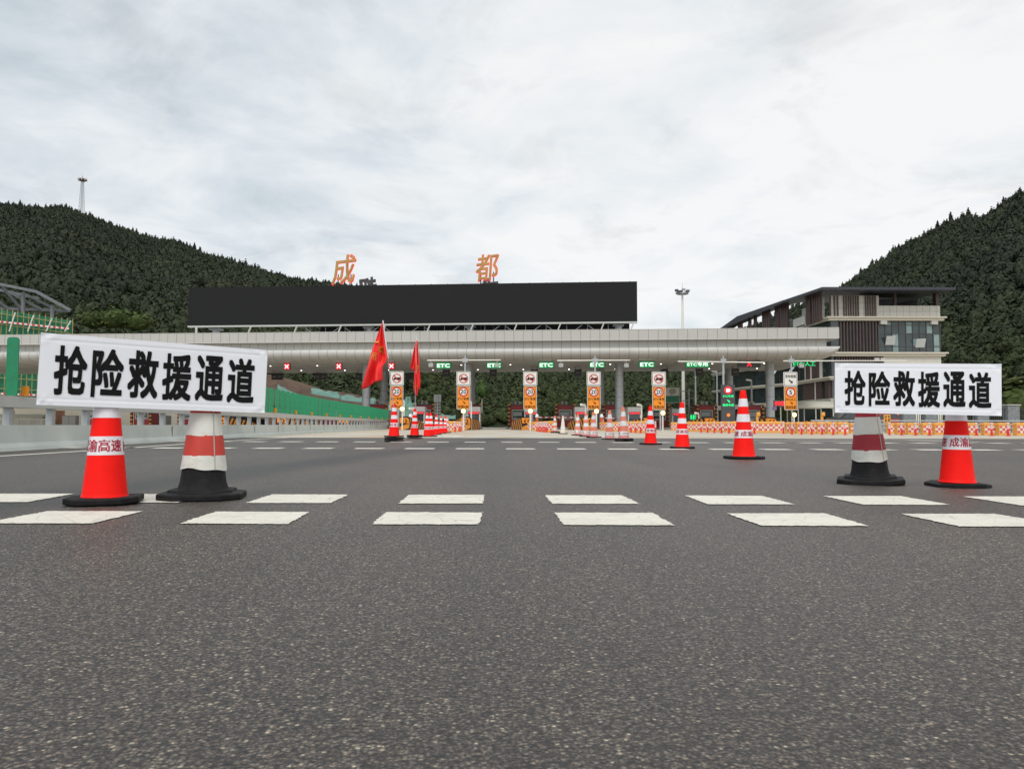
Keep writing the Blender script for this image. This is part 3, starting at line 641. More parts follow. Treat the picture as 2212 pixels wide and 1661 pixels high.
# the two red cones under the white boards: same kind, their upper part runs up behind the board
new_cone(G(226, 1087), 'red cone with white lettered band under the left end of the left board', -.30, R(18), .015, tilt=R(-.6), wide=.81)
new_cone(G(2068, 1050.5), 'red cone with white lettered band under the right end of the right board', .50, R(-4), -.022, tilt=R(.5), wide=.81)
CS = [(1607, 991, 'largest of the three red cones standing between the lane signs and the right board', .80, 1.02), (1474, 968.5, 'middle one of the three clean red cones right of the faded cones', .28, .99), (1405.5, 960, 'smallest of the three clean red cones, next to the faded cones', .20, .98)]
for px, py, lb, ph, sc in CS: new_cone(G(px, py), lb, ph, R(px % 30 - 15), .004, sc=sc)
LC = [(851, 954, 'red cone on a pile of black bases carrying the larger red flag', -.55, 3), (895.6, 947.5, 'red cone on a pile of black bases carrying the narrow red flag', -.40, 2), (922.7, 943.4, 'red cone just right of the narrow flag cone, front one of an overlapping pair', .3, 0), (930.5, 942.9, 'red cone half hidden behind the first cone right of the flags', -.2, 0),
      (942.5, 939.3, 'red cone standing alone in the middle of the left row', .6, 0), (952.7, 936.6, 'red cone left of the last overlapping pair in the left row', .1, 0), (961.5, 935.4, 'last bright red cone of the left row before the water barriers', .7, 0)]
CONEPOS = []
for px, py, lb, ph, st in LC:
    p = G(px, py); CONEPOS.append(p); new_cone(p, lb, ph, R(px % 40 - 20), .01, st, sc=.99)
FC = [(965.8, 934.6, 'faded cone behind the last bright red cone at the left water barriers', 0, .02, 0), (1199, 935.2, 'small faded cone in front of the post row at the third lane sign', .5, -.01, 1), (1247.6, 941, 'faded orange cone right of the bleached white cone', .4, .015, 0), (1266, 943.6, 'faded orange cone, back one of the pair left of the fourth lane sign', .9, .0, 0),
      (1283, 945.8, 'faded orange cone, front one of the pair under the fourth lane sign', .2, -.02, 0), (1317, 949.4, 'faded orange cone between the fourth lane sign and the canopy column', .6, .01, 0), (1347.5, 953.2, 'largest faded orange cone, on doubled black bases before the canopy column', .1, -.015, 1)]
for px, py, lb, ph, ln, st in FC: faded_cone(G(px, py), lb, ph, R(px % 50), ln, stack=st)
p = G(1216, 937.3); t = thing('bleached_traffic_cone', 'bleached cream white cone among the faded orange ones', 'traffic cone', p)
base_mesh(.47, .035, 2, .02).build('base', 'rubber', t); MB().lathe([(.15, .035)] + [(crad(z) - .004, z) for z in (.06, .3, .6, .88)] + [(.033, .90)], 32).build('body', 'ivory', t, True)
shell(.5, .62, .0).build('worn_band', 'fadedwhite', t, True); shell(.24, .36, .0).build('worn_band', 'fadedwhite', t, True)

def banded_cone(loc, label, red, rz, sc=1.0, warp=0.0, tilt=0.0, seed=1):
    t = thing('banded_cone', label, 'traffic cone', loc, rz, 'black rubber cones with red and white sleeves'); t.rotation_euler = (tilt, -tilt, rz); t.scale = (sc,) * 3
    base_mesh(.475, .038, seed, warp, .78).build('base', 'rubber', t, bevel=.005)
    MB().lathe([(.150, .055), (.144, .066)] + [(crad(z) - .006, z) for z in (.1, .2, .4, .6, .85)], 40).build('body', 'rubber', t, True)
    k = 0
    for nm, m, z0, z1 in (('white_sleeve', 'sleevewhite', .178, .262), ('red_sleeve', red, .26, .384), ('white_sleeve', 'sleevewhite', .382, .516), ('red_sleeve', red, .514, .64), ('white_sleeve', 'sleevewhite', .638, .76)):
        k += 1; s = shell(z0, z1, .003 + .0006 * (k % 2), 72, .007 if k == 1 else .0028, seed + k, 8).build(nm, m, t, True)
        if k == 1: s['label'] = 'lowest white sleeve with a torn wavy hem'
    q = R(-52) if seed == 1 else R(-42); z0, z1 = .18, .74
    MB().bar(((crad(z0) + .004) * math.cos(q), (crad(z0) + .004) * math.sin(q), z0), ((crad(z1) + .004) * math.cos(q), (crad(z1) + .004) * math.sin(q), z1), .006, .004).build('seam', 'kerb', t)
    return t
banded_cone(G(438, 1076), 'black based cone with red and white sleeve under the right end of the left board', 'sleevered', R(12), 1.0, .0, R(-.5), 1)
banded_cone(G(1880, 1044), 'black based cone with crimson and white sleeve under the left end of the right board', 'sleevedark', R(-24), 1.0, .012, R(1.2), 2)

# ------------------------------------------------------------------ the two white boards
def board(c0, c1, c2, c3, label, seed):
    """corner points: top left, top right, bottom right, bottom left"""
    c0, c1, c2, c3 = map(Vector, (c0, c1, c2, c3)); w = ((c1 - c0).length + (c2 - c3).length) / 2; h = ((c3 - c0).length + (c2 - c1).length) / 2
    X = ((c1 - c0) + (c2 - c3)).normalized(); Z = ((c0 - c3) + (c1 - c2)).normalized(); Z = (Z - X * Z.dot(X)).normalized(); Y = Z.cross(X)
    t = thing('banner_board', label, 'sign board'); t.matrix_world = Matrix.Translation((c0 + c1 + c2 + c3) / 4) @ Matrix((X, Y, Z)).transposed().to_4x4()
    t['group'] = 'white boards set on cone pairs'
    r = random.Random(seed); nx, nz = 110, 56; ph = [r.uniform(0, 6) for _ in range(6)]; vs = []
    for j in range(nz + 1):
        for i in range(nx + 1):
            a, b = i / nx, j / nz; x, z = (a - .5) * w, (b - .5) * h
            ex, ez = min(a, 1 - a) * w, min(b, 1 - b) * h
            corner = math.exp(-((ex / .07) ** 2 + (ez / .045) ** 2))
            y = -.0004 * math.sin(x * 9 + ph[0]) * math.sin(z * 6 + ph[1])
            y -= corner * (.0032 * math.sin(60 * (ex + ez * 1.4) + ph[2]) + .0022 * math.sin(95 * (ex * 1.5 - ez) + ph[3]))
            g = lambda q, c, s: math.exp(-((q - c) / s) ** 2)
            y += .0024 * g(ez, .036, .004) * (1 if ex > .05 else ex / .05)        # the groove where the sheet is tucked over the frame
            y -= .0008 * g(ez, .026, .006)
            vs.append((x, y - .016, z))
    k = nx + 1; fs = [(j * k + i, j * k + i + 1, (j + 1) * k + i + 1, (j + 1) * k + i) for j in range(nz) for i in range(nx)]
    MB().add(vs, fs).build('sheet', 'board', t, True, sharp=180)
    MB().box(-w / 2 + .001, w / 2 - .001, -.0095, .016, -h / 2 + .001, h / 2 - .001).build('backing', 'fold', t, bevel=.003)
    mb = MB(); e = .0125
    for x in (-w / 2 - .002, w / 2 - e + .002): MB().box(x, x + e, -.0125, .019, -h / 2 - .003, h / 2 + .003).build('edge_frame', 'steel', t)
    for a in (-1, 1): MB().box(a * w * .33 - .02, a * w * .33 + .02, .0165, .05, -h / 2 + .02, h / 2 - .02).build('back_strut', 'darksteel', t)
    mb = MB(); chars = '抢险救援通道'; x0 = -w * .450; pitch = w * .90 / 6
    for i, ch in enumerate(chars): text(mb, ch, x0 + pitch * (i + .5), -.004 * (i % 2), pitch * .875, h * .70, -.0196, .025, n=8, step=.00012)
    mb.build('lettering', 'ink', t); return t
dl, dr = 4.17, 4.80
board(P(90, 719, dl), P(576, 757, dr), P(571, 892, dr), P(77, 874.5, dl), 'left white rescue lane board, tilted, with bold black characters', 4)
dl, dr = 5.68, 5.44
board(P(1801, 783.5, dl), P(2160, 787.5, dr), P(2163, 897.5, dr), P(1804.5, 892, dl), 'right white rescue lane board, nearly level, with bold black characters', 9)

# ------------------------------------------------------------------ red flags
def flag(d, z22, pole, left, right, label, cone, bottom=0, lobe=None, marks=(), seed=0, depth=.10):
    X = lambda q: P((1400 + q[0] * .3311) / 1.8517, (1250 + q[1] * .3311) / 1.8517, d)
    a, b = X(pole[0]), X(pole[1]); b.y = d
    t = thing('red_flag', label, 'flag', cone + Vector((0, 0, .9)), 0, 'red flags standing in cones'); t.location = b
    MB().tube((0, 0, -.12), tuple(a - b), .011, .009, 10).build('pole', 'steel', t, True)
    m = b + (a - b) * z22; MB().tube(tuple(m - b), tuple(a - b), .019, .017, 10).build('sleeve', 'fadedwhite', t, True)
    def cloth(Lp, Rp, name, dy, sub=4):
        Lp, Rp = [X(q) for q in Lp], [X(q) for q in Rp]; n = len(Lp); nj = (n - 1) * sub; ni = 16; vs = []; pr = []
        cat = lambda S_, u: (lambda i, f: S_[i] + (S_[min(i + 1, n - 1)] - S_[i]) * f)(min(int(u), n - 2), u - min(int(u), n - 2))
        for j in range(nj + 1):
            l, r = cat(Lp, j / sub), cat(Rp, j / sub)
            for i in range(ni + 1):
                s = i / ni; p = l + (r - l) * s; tt = j / nj
                fold = depth * (math.sin(s * 8 + tt * 4 + seed) * (1 - s * .6) * (.3 + tt) + .5 * math.sin(s * 15 - tt * 6))
                p = p + Vector((0, dy + fold, .02 * math.sin(s * 9 + tt * 3))); vs.append(p - b)
        k = ni + 1; o = MB().add(vs, [(j * k + i, j * k + i + 1, (j + 1) * k + i + 1, (j + 1) * k + i) for j in range(nj) for i in range(ni)]).build(name, 'flag', t, True, sharp=180)
        s_ = o.modifiers.new('solid', 'SOLIDIFY'); s_.thickness = .003; return o, vs, ni, nj
    o, vs, ni, nj = cloth(left, right, 'cloth', .0)
    if lobe: cloth(*lobe, 'back_fold', .05)
    V = np.array(vs).reshape(nj + 1, ni + 1, 3)
    mb = MB()
    for ch, s0, t0, ws, wt, bold in marks:     # gold print lies on the folds
        gv, gf, _ = glyphs(ch, bold, 2); pts = []
        for gx, gz in gv:
            s = min(max((s0 + gx * ws), 0), 1) * ni; tt = min(max((t0 - gz * wt), 0), 1) * nj; i, j = min(int(s), ni - 1), min(int(tt), nj - 1); f, g = s - i, tt - j
            p = (V[j, i] * (1 - f) * (1 - g) + V[j, i + 1] * f * (1 - g) + V[j + 1, i] * (1 - f) * g + V[j + 1, i + 1] * f * g); pts.append((p[0], p[1] - .012, p[2]))
        mb.add(pts, gf)
    mb.build('gold_print', 'gold', o); return t
flag(20.2, .53, ((397, 97), (530, 1075)), [(386, 135), (345, 235), (310, 340), (270, 450), (240, 560), (215, 650), (190, 740), (165, 840), (146, 927)],
     [(394, 130), (410, 250), (428, 370), (445, 480), (460, 545), (440, 600), (400, 640), (395, 720), (395, 802)], 'larger red flag hanging left of its slanted pole, gold print', CONEPOS[0],
     marks=(('丿', .18, .24, .5, .10, .03), ('党', .62, .36, .42, .12, .004), ('员', .22, .47, .26, .12, .004), ('乀', .06, .56, .10, .05, .02)), seed=1)
flag(24.1, .45, ((803, 287), (787, 1120)), [(798, 345), (792, 450), (790, 560), (788, 650), (780, 740), (773, 830), (768, 920), (785, 980), (799, 1005)],
     [(815, 345), (825, 450), (832, 560), (840, 660), (848, 740), (853, 820), (850, 880), (825, 940), (805, 1005)], 'narrow folded red flag hanging on the pole further from the camera', CONEPOS[1],
     lobe=([(794, 345), (770, 440), (755, 530), (738, 610), (723, 668)], [(797, 345), (792, 450), (790, 560), (788, 650), (780, 708)]),
     marks=(('党', .62, .40, .55, .10, .004), ('员', .35, .76, .4, .12, .006)), seed=2, depth=.06)

# ------------------------------------------------------------------ concrete barrier with green anti-glare panels on the left
BL = [(-7.3, -4.0), (-8.28, 12.6), (-9.35, 28.7), (-10.6, 42.0), (-12.35, 78.0)]
def bl(y):
    for (xa, ya), (xb, yb) in zip(BL, BL[1:]):
        if y <= yb: return xa + (xb - xa) * (y - ya) / (yb - ya)
    return BL[-1][0]
B = thing('median_barrier', 'long pale concrete barrier with grey rail and green anti-glare panels', 'road barrier', (0, 0, 0))
ys = list(np.arange(-4, 78.1, 4.0)); mb = MB()
prof = [(.02, 0), (.0, .06), (-.05, .13), (-.08, .43), (-.30, .43), (-.33, .13), (-.38, .06), (-.40, 0)]
vs = [(bl(y) + a, y, z) for y in ys for a, z in prof]; k = len(prof)
mb.add(vs, [(j * k + i, (j + 1) * k + i, (j + 1) * k + (i + 1) % k, j * k + (i + 1) % k) for j in range(len(ys) - 1) for i in range(k)] + [tuple(range(k)), tuple(range(len(ys) * k - 1, len(ys) * k - k - 1, -1))])
mb.build('concrete_wall', 'conc', B)
mb = MB()
for a, b in zip(ys, ys[1:]): mb.bar((bl(a) - .19, a, .825), (bl(b) - .19, b - .012, .825), .17, .19)
mb.build('rail', 'railgrey', B)
mb = MB()
for y in ys[2:]: mb.box(bl(y) - .055, bl(y) - .045, y - .012, y + .012, .09, .40)
mb.build('wall_joint', 'joint', B)
pm = MB().box(-.015, .045, -.07, .07, .40, .735).box(-.075, -.02, -.05, .05, .40, .735).mesh('post'); pm.materials.append(M['steel'])
gp = []
pr = rrect(.195, 1.0, .05, 0, .5); gm = MB().prism(pr, -.012, .012).mesh('antiglare_panel'); gm.materials.append(M['panel'])
rm = MB().box(-.05, .05, -.02, .02, 0, .17).mesh('reflector'); rm.materials.append(M['orange'])
def child(name, me, par, loc, rz=0):
    o = bpy.data.objects.new(name, me); COL.objects.link(o); o.parent = par; o.location = loc; o.rotation_euler = (0, 0, rz); return o
for i, y in enumerate(np.arange(7.6, 78, 1.35)): child('post', pm, B, (bl(y) - .20, y, 0), R(8))
for i, y in enumerate([8.4, 10.3, 13.05, 16.0] + list(np.arange(20.0, 77.6, 1.12))):
    y += random.uniform(-.05, .05); child('antiglare_panel', gm, B, (bl(y) - .19, y, .925), R(random.uniform(-6, 6)))
    if i % 4 == 2: child('reflector', rm, B, (bl(y) - .08, y + .2, .93))

# ------------------------------------------------------------------ toll canopy
CA, CY = R(-5), 74.0
CO = thing('toll_canopy', 'long pale grey panelled toll canopy with rounded lower edge on round columns', 'canopy', (0, CY, 0), CA)
def cn(px, ly): u = ux(px); Y = (ly + CY * math.cos(CA)) / (-u * math.sin(CA) + math.cos(CA)); return u * Y * math.cos(CA) + (Y - CY) * math.sin(CA)
def cw(lx, ly, z=0.0): return Vector((lx * math.cos(CA) - ly * math.sin(CA), CY + lx * math.sin(CA) + ly * math.cos(CA), z))
XL, XR = -72.0, cn(1816, 0); DEP = 18.0
MB().box(XL, XR, 0, DEP, 8.57, 9.55).build('fascia', 'clad', CO)
MB().box(XL, XR - 1.0, .55, DEP - .3, 7.80, 8.57).build('recessed_band', 'clad', CO)
prof = [(.75, 7.80), (.02, 7.80), (-.10, 7.66), (-.15, 7.45), (-.10, 7.22), (.08, 7.02), (.40, 6.86), (.85, 6.78), (1.4, 6.75), (DEP - .5, 6.75), (DEP - .5, 7.8)]
secs = [(XL, 1.0), (XR - 1.3, 1.0)] + [(XR - 1.3 + 1.35 * math.sin(a), math.cos(a)) for a in (.35, .7, 1.0, 1.25, 1.45)]
vs = [(x, y, 7.80 - (7.80 - z) * f) for x, f in secs for y, z in prof]; k = len(prof)
MB().add(vs, [(j * k + i, (j + 1) * k + i, (j + 1) * k + (i + 1) % k, j * k + (i + 1) % k) for j in range(len(secs) - 1) for i in range(k)] + [tuple(range(k)), tuple(range(len(secs) * k - 1, len(secs) * k - k - 1, -1))]).build('rounded_edge', 'clad', CO, True, sharp=30)
mb = MB(); x = XL + .4
while x < XR - .2:
    mb.box(x - .016, x + .016, -.004, .02, 8.58, 9.54)
    if x < XR - 1.1: mb.box(x - .016, x + .016, .546, .57, 7.81, 8.56)
    if x < XR - 1.35:
        for (ya, za), (yb, zb) in zip(prof[1:8], prof[2:9]): mb.bar((x, ya - .002, za), (x, yb - .002, zb - .002), .032, .008)
    x += .92
mb.build('panel_joint', 'joint', CO)
MB().box(XL, XR - .02, -.02, .03, 8.545, 8.568).box(XL, XR, -.03, .04, 9.551, 9.58).build('edge_trim', 'white', CO)
mb = MB()
for ly in np.arange(2.2, DEP - 1, 1.9): mb.box(XL, XR - 1.4, ly - .012, ly + .012, 6.742, 6.752)
for lx in np.arange(XL + 1, XR - 1.5, 4.6): mb.box(lx - .012, lx + .012, 1.5, DEP - .6, 6.740, 6.7505)
mb.build('soffit_joint', 'joint', CO)
mb = MB()
for lx in np.arange(-27.5, XR - 2, 5.2):
    for ly in (6.4, 13.4): mb.lathe([(.07, 6.715), (.07, 6.745)], 14, (lx + ly * .12, ly))
mb.build('downlight', 'lampwhite', CO)
for px, ly in [(109, 5), (450, 5), (791, 5), (1012, 5), (1338, 5), (1664, 5), (829, 14.5), (1018.5, 14.5), (1297.5, 14.5), (1576, 14.5)]:
    lx = cn(px, ly); c = MB().lathe([(.43, 0), (.43, 6.76)], 36, (lx, ly)).build('column', 'steel', CO, True); mb = MB()
    for z in np.arange(1.0, 6.6, 1.12): mb.lathe([(.4315, z), (.433, z + .004), (.433, z + .024), (.4315, z + .028)], 36, (lx, ly), cap=False)
    mb.build('column_joint', 'joint', c)
lx, ly = cn(1673, 5), 4.56; MB().box(lx - .28, lx + .1, ly - .01, ly, 1.95, 2.3).build('small_notice', mat('mauve_notice', (.28, .18, .36)), CO)

# dark screen on the canopy roof
x0, x1 = cn(402, 5), cn(1378, 5)
T = thing('display_screen', 'huge blank black display screen on the canopy roof', 'display screen', cw(0, 0), CA)
MB().box(x0, x1, 5, 5.5, 10.98, 15.1).build('panel', 'screen', T); MB().box(x0, x1, 4.9, 5.45, 10.83, 10.975).build('bottom_edge', 'railgrey', T)
mb = MB()
for lx in np.arange(x0 + 7.5, x1 - .4, 1.72): mb.box(lx - .03, lx + .03, 5.15, 5.2, 15.1, 15.18)
mb.build('top_lug', 'darksteel', T)
for i, px in enumerate((419, 533, 633, 729, 825, 922, 1016, 1111, 1206, 1300, 1365)):
    lx = cn(px, 4.6); lean = 0 if i == 0 else .25; MB().bar((lx - lean, 4.75, 9.58), (lx + lean, 4.75, 10.83), .22, .12).build('support_post', 'ac', T)
mb = MB(); i = 0; lx = x0 + 12.6
while lx < x1 - 2: mb.bar((lx, 5.9, 9.6 if i % 2 else 10.8), (lx + 1.6, 5.9, 10.8 if i % 2 else 9.6), .07, .07); mb.box(lx - .03, lx + .03, 6.2, 6.26, 9.56, 10.9); i += 1; lx += 2.15
mb.build('truss', 'steel', T)
MB().box(cn(690, 8), x1 - .6, 8.0, 8.4, 9.60, 14.6).build('rear_panel', 'screen', T)
for px in (452, 790, 1012, 1338): lx = cn(px, 5.4); MB().lathe([(.36, 9.56), (.36, 10.72)], 20, (lx, 6.6)).box(lx - .55, lx + .55, 6.0, 7.2, 10.70, 10.84).build('stub_column', 'steel', T, True)

def roofchar(ch, px0, px1, py0, py1, ly, label, face, neon, shear, flip=False, bold=.028):
    xa, xb = cn(px0, ly), cn(px1, ly); Y = cw((xa + xb) / 2, ly).y; z1 = P(px0, py0, Y).z; z0 = P(px0, py1, Y).z
    t = thing('rooftop_character', label, 'sign letter', cw(0, 0), CA, 'characters standing on the canopy roof')
    def sh(mb): mb.v = [(x + shear * (z - (z0 + z1) / 2), y, z + .10 * (x - (xa + xb) / 2)) for x, y, z in mb.v]; return mb
    w, h = xb - xa, z1 - z0; cx, cz = (xa + xb) / 2, (z0 + z1) / 2
    sh(text(MB(), ch, cx, cz, w, h, ly, bold, .12, flip)).build('face', face, t)
    if neon: sh(text(MB(), ch, cx, cz, w * 1.04, h * 1.04, ly + .14, bold + .014, .03, flip)).build('neon_outline', 'neon', t)
    for a in (-.3, .28): MB().tube((cx + a * w, ly + .4, 9.6), (cx + a * w, ly + .4, z0 + h * .35), .06).build('support', 'darksteel', t)
    return t
roofchar('成', 715, 763, 551, 613, 7.0, 'gold character with red neon edge standing left on the canopy roof', 'goldmetal', True, .10, bold=.003)
roofchar('都', 1027, 1075, 549, 606, 7.0, 'gold character with red neon edge standing right on the canopy roof', 'goldmetal', True, .06, bold=.002)
roofchar('都', 773, 812, 599, 652, 12.0, 'dark back of a character peeping over the screen beside the left gold one', 'brass_dark', False, -.05, True)
roofchar('成', 1040, 1080, 600, 655, 12.0, 'dark back of a character peeping over the screen below the right gold one', 'brass_dark', False, -.05, True)

# lane signal boxes under the front edge
def lanebox(px, w, h, zc, label, kind, txt=None):
    lx = cn(px, 2.2); t = thing('lane_signal', label, 'lane signal', cw(lx, 2.2), CA, 'lit lane signals under the canopy edge')
    MB().box(-w / 2, w / 2, 0, .25, zc - h / 2, zc + h / 2).build('case', 'darksteel' , t, bevel=.01)
    MB().bar((-w * .4, .12, zc + h / 2), (-w * .4, .12, 6.76), .05, .05).bar((w * .4, .12, zc + h / 2), (w * .4, .12, 6.76), .05, .05).build('hanger', 'darksteel', t)
    if kind == 'x':
        MB().box(-w / 2 + .03, w / 2 - .03, -.012, -.002, zc - h / 2 + .03, zc + h / 2 - .03).build('lit_field', 'ledredbg', t)
        s = h * .29; MB().bar((-s, -.03, zc - s), (s, -.03, zc + s), .02, .085).bar((-s, -.05, zc + s), (s, -.05, zc - s), .02, .085).build('cross', 'ledwhite', t)
    elif kind == 'etc':
        MB().box(-w / 2 + .03, w / 2 - .03, -.012, -.002, zc - h / 2 + .03, zc + h / 2 - .03).build('lit_field', 'ledgreenbg', t)
        text(MB(), txt, 0, zc, w * .84, h * .60, -.03, .022 if txt == 'ETC' else .012).build('lettering', 'ledwhite', t)
    elif kind == 'dark_x':
        s = h * .33; MB().bar((-s, -.03, zc - s), (s, -.03, zc + s), .02, .09).bar((-s, -.05, zc + s), (s, -.05, zc - s), .02, .09).build('cross', 'ledred', t)
    else:
        text(MB(), txt, 0, zc, w * .94, h * .8, -.03, .008).build('lettering', 'ledgreen', t)
    return t
for px, lb in ((394, 'red cross lane signal hidden behind the left board'), (506, 'red cross lane signal behind the right part of the left board')): pass
for px, lb in ((618.3, 'lit red lane signal with white cross nearest the left board'), (730.8, 'lit red lane signal with white cross left of the larger red flag'), (845, 'lit red lane signal with white cross behind the flag pole')):
    lanebox(px, .62, .64, 6.34, lb, 'x')
for px, lb in ((957.3, 'lit green ETC lane signal furthest left, right of the narrow flag'), (1067, 'lit green ETC lane signal between the second and third lane sign'), (1180, 'lit green ETC lane signal right of the third lane sign'), (1290, 'lit green ETC lane signal crossed by the pole of the fourth lane sign'), (1398, 'lit green ETC lane signal above the fifth lane sign')):
    lanebox(px, 1.52, .62, 6.36, lb, 'etc', 'ETC')
lanebox(1507.6, 2.3, .62, 6.36, 'lit green lane signal with wider ETC lettering and two characters', 'etc', 'ETC专用')
lanebox(1619.6, 2.2, .62, 6.36, 'dark lane signal with a thin red cross', 'dark_x'); lanebox(1739, 2.2, .55, 6.36, 'dark lane signal with thin green lettering at the canopy end', 'thin', 'ETC/人工')
def rearbox(px, w, h, zc, ly, label):
    t = thing('rear_signal_box', label, 'lane signal', cw(cn(px, ly), ly), CA, 'dark rear signal boxes under the far canopy edge')
    MB().box(-w / 2, w / 2, 0, .35, zc - h / 2, zc + h / 2).build('case', 'darksteel', t, bevel=.02); MB().box(-w / 2 + .2, -w / 2 + .5, -.01, 0, zc - .03, zc + .03).box(w / 2 - .5, w / 2 - .2, -.01, 0, zc - .03, zc + .03).build('handle', 'steel', t)
    MB().bar((-w * .35, .15, zc + h / 2), (-w * .35, .15, 6.76), .05, .05).bar((w * .35, .15, zc + h / 2), (w * .35, .15, 6.76), .05, .05).build('hanger', 'darksteel', t)
for px, w, lb in ((597, 1.35, 'dark signal box hanging under the far canopy edge nearest the left board'), (691.5, 1.35, 'dark signal box hanging under the far canopy edge, second from the left board'), (778, 1.2, 'dark signal box half hidden by the front canopy column at the flag'), (888, 2.3, 'wide dark signal box behind the narrow red flag')):
    rearbox(px, w, .72, 6.15, 15.5, lb)
for px, lb in ((963.5, 'small black camera box under the canopy below the first green signal'), (1065, 'small black camera box under the second green signal'), (1154, 'small black camera box above the third lane sign'), (1249, 'small black camera box left of the fourth lane sign'), (1436, 'small black camera box above the fifth lane sign'), (1512, 'small black camera box under the wide green signal'), (1590, 'small black camera box before the office cornice')):
    rearbox(px, .78, .78, 6.12, 10, lb)

# high mast lamp
t = thing('high_mast_lamp', 'tall white high mast lamp with a ring of floodlights behind the canopy', 'street lamp', (ux(1476.5) * 96, 96, 0)); H = P(1475, 634, 96).z
MB().tube((0, 0, 0), (0, 0, H), .24, .12, 16).build('mast', 'white', t, True)
MB().lathe([(.75, H - .1), (.75, H)], 20).tube((0, 0, H), (0, 0, H + 1.4), .03, .015, 6).build('ring', 'steel', t)
for i in range(8):
    q = 2 * PI * i / 8; MB().cbox((math.cos(q) * .72, math.sin(q) * .72, H + (.02 if i % 2 else .26)), .42, .34, .26).build('floodlight', 'darksteel' if i % 3 else 'steel', t, bevel=.03)

# lattice tower on the ridge
x, y, z = terrain(np.array([163.0]), .985); H = (917.3 - 371) / F * y[0] - z[0]; H = max(26, min(H, 40))
t = thing('lattice_tower', 'steel lattice radio mast on the left ridge', 'tower', (x[0], y[0], z[0]))
def tw(f): return 1.75 * (1 - f) ** 1.1 + .6 * f
for a, b in ((-1, -1), (1, -1), (1, 1), (-1, 1)):
    mb = MB(); fs = np.linspace(0, .9, 10)
    for f, g in zip(fs, fs[1:]): mb.tube((a * tw(f), b * tw(f), H * f), (a * tw(g), b * tw(g), H * g), .17, n=5)
    mb.build('leg', 'steel', t)
mb = MB(); fs = np.linspace(0, .9, 12)
for f, g in zip(fs, fs[1:]):
    for s in (-1, 1):
        mb.tube((-tw(f), s * tw(f), H * f), (tw(g), s * tw(g), H * g), .10, n=4).tube((tw(f), s * tw(f), H * f), (-tw(g), s * tw(g), H * g), .10, n=4)
        mb.tube((s * tw(f), -tw(f), H * f), (s * tw(g), tw(g), H * g), .10, n=4); mb.tube((-tw(g), s * tw(g), H * g), (tw(g), s * tw(g), H * g), .10, n=4)
mb.build('bracing', 'steel', t)
MB().lathe([(2.6, H * .865), (3.3, H * .885), (3.3, H * .905), (2.4, H * .905)], 14).build('platform', mat('rust_platform', (.30, .17, .13)), t)
for i in range(9):
    q = 2 * PI * i / 9 + .2; MB().cbox((3.4 * math.cos(q), 3.4 * math.sin(q), H * .86), .35, .35, 2.4).build('antenna', 'white', t)
MB().tube((0, 0, H * .9), (0, 0, H), .5, .12, 6).build('spike', 'steel', t)

# ------------------------------------------------------------------ office building on the right
OB = thing('office_building', 'three storey office building with brown louvers, stone cornices and dark sloping roof', 'building', (37.5, 90, 0))
def ob(mb, name, m, par=None, **k):
    o = mb.build(name, m, None, **k); o.parent = par or OB
    if par is None: o.matrix_parent_inverse = Matrix.Translation((-37.5, -90, 0))
    return o
FY, XC, XE = 90.0, 37.5, 50.4
X9 = lambda px: ux(px) * FY
Z9 = lambda py: CAMH + (918.5 - py) / F * FY
LF = [(37.5, 90), (37.5, 104), (35.4, 112), (33.8, 128)]
plan = LF + [(52, 128), (XE, 90)]
ob(MB().slab([(a + .5, b + .35) for a, b in LF] + [(52, 127.5), (XE - .35, 90.35)], 0, 12.7), 'core_wall', 'void')
def strip(off, z0, z1, thick=.5, xe=None):
    """band running round the left and front faces, standing off the wall"""
    mb = MB(); pts = [(XE + off if xe is None else xe, 90 - off)] + [(37.5 - off, 90 - off)] + [(a - off, b) for a, b in LF[1:]]
    inn = [(p[0], p[1] + thick) for p in pts[:1]] + [(37.5 - off + thick, 90 - off + thick)] + [(a - off + thick, b) for a, b in LF[1:]]
    for i in range(len(pts) - 1): mb.slab([pts[i], inn[i], inn[i + 1], pts[i + 1]], z0, z1)
    return mb
for z0, z1, o1 in ((12.75, 13.2, .55), (8.55, 9.0, .6), (5.75, 6.15, .5)):
    c = ob(strip(o1, z1 - .16, z1, .9), 'cornice', 'cornice'); ob(strip(o1 - .22, z0, z1 - .163, .65), 'cornice_band', 'cornice', c)
ob(strip(.3, 2.9, 3.6, .6), 'plinth_band', 'kerb')
# front, top storey
ob(MB().box(XC + .05, X9(1904), FY + .05, FY + .4, 13.2, 15.75), 'upper_wall', 'tile'); ob(MB().box(X9(1904) + .003, X9(2037), FY + .05, FY + .35, 13.2, 14.55), 'parapet', 'tile')
mb = MB()
for z in (13.6, 14.25, 14.9): mb.box(XC + .06, X9(1904), FY + .044, FY + .06, z, z + .02)
mb.box(X9(1904), X9(2037), FY + .044, FY + .06, 13.85, 13.87)
for x in np.arange(XC + .8, X9(2036), .78): mb.box(x, x + .02, FY + .042, FY + .06, 13.2, 15.7 if x < X9(1902) else 14.53)
ob(mb, 'tile_joint', 'joint')
def fins(px0, px1, n, z0, z1, name='louver_screen', y=FY, m='louver', w=.16):
    mb = MB()
    for i in range(n):
        x = X9(px0) + (X9(px1) - X9(px0)) * (i + .5) / n; mb.box(x - w / 2, x + w / 2, y - .10, y + .04, z0, z1)
    return ob(mb, name, m)
fins(1803.5, 1817, 2, 13.2, 15.7); fins(1824.7, 1861, 7, 13.2, 15.7, w=.14); fins(1872, 1898, 5, 13.2, 15.7, w=.15); fins(1795, 1800, 1, 13.2, 15.7)
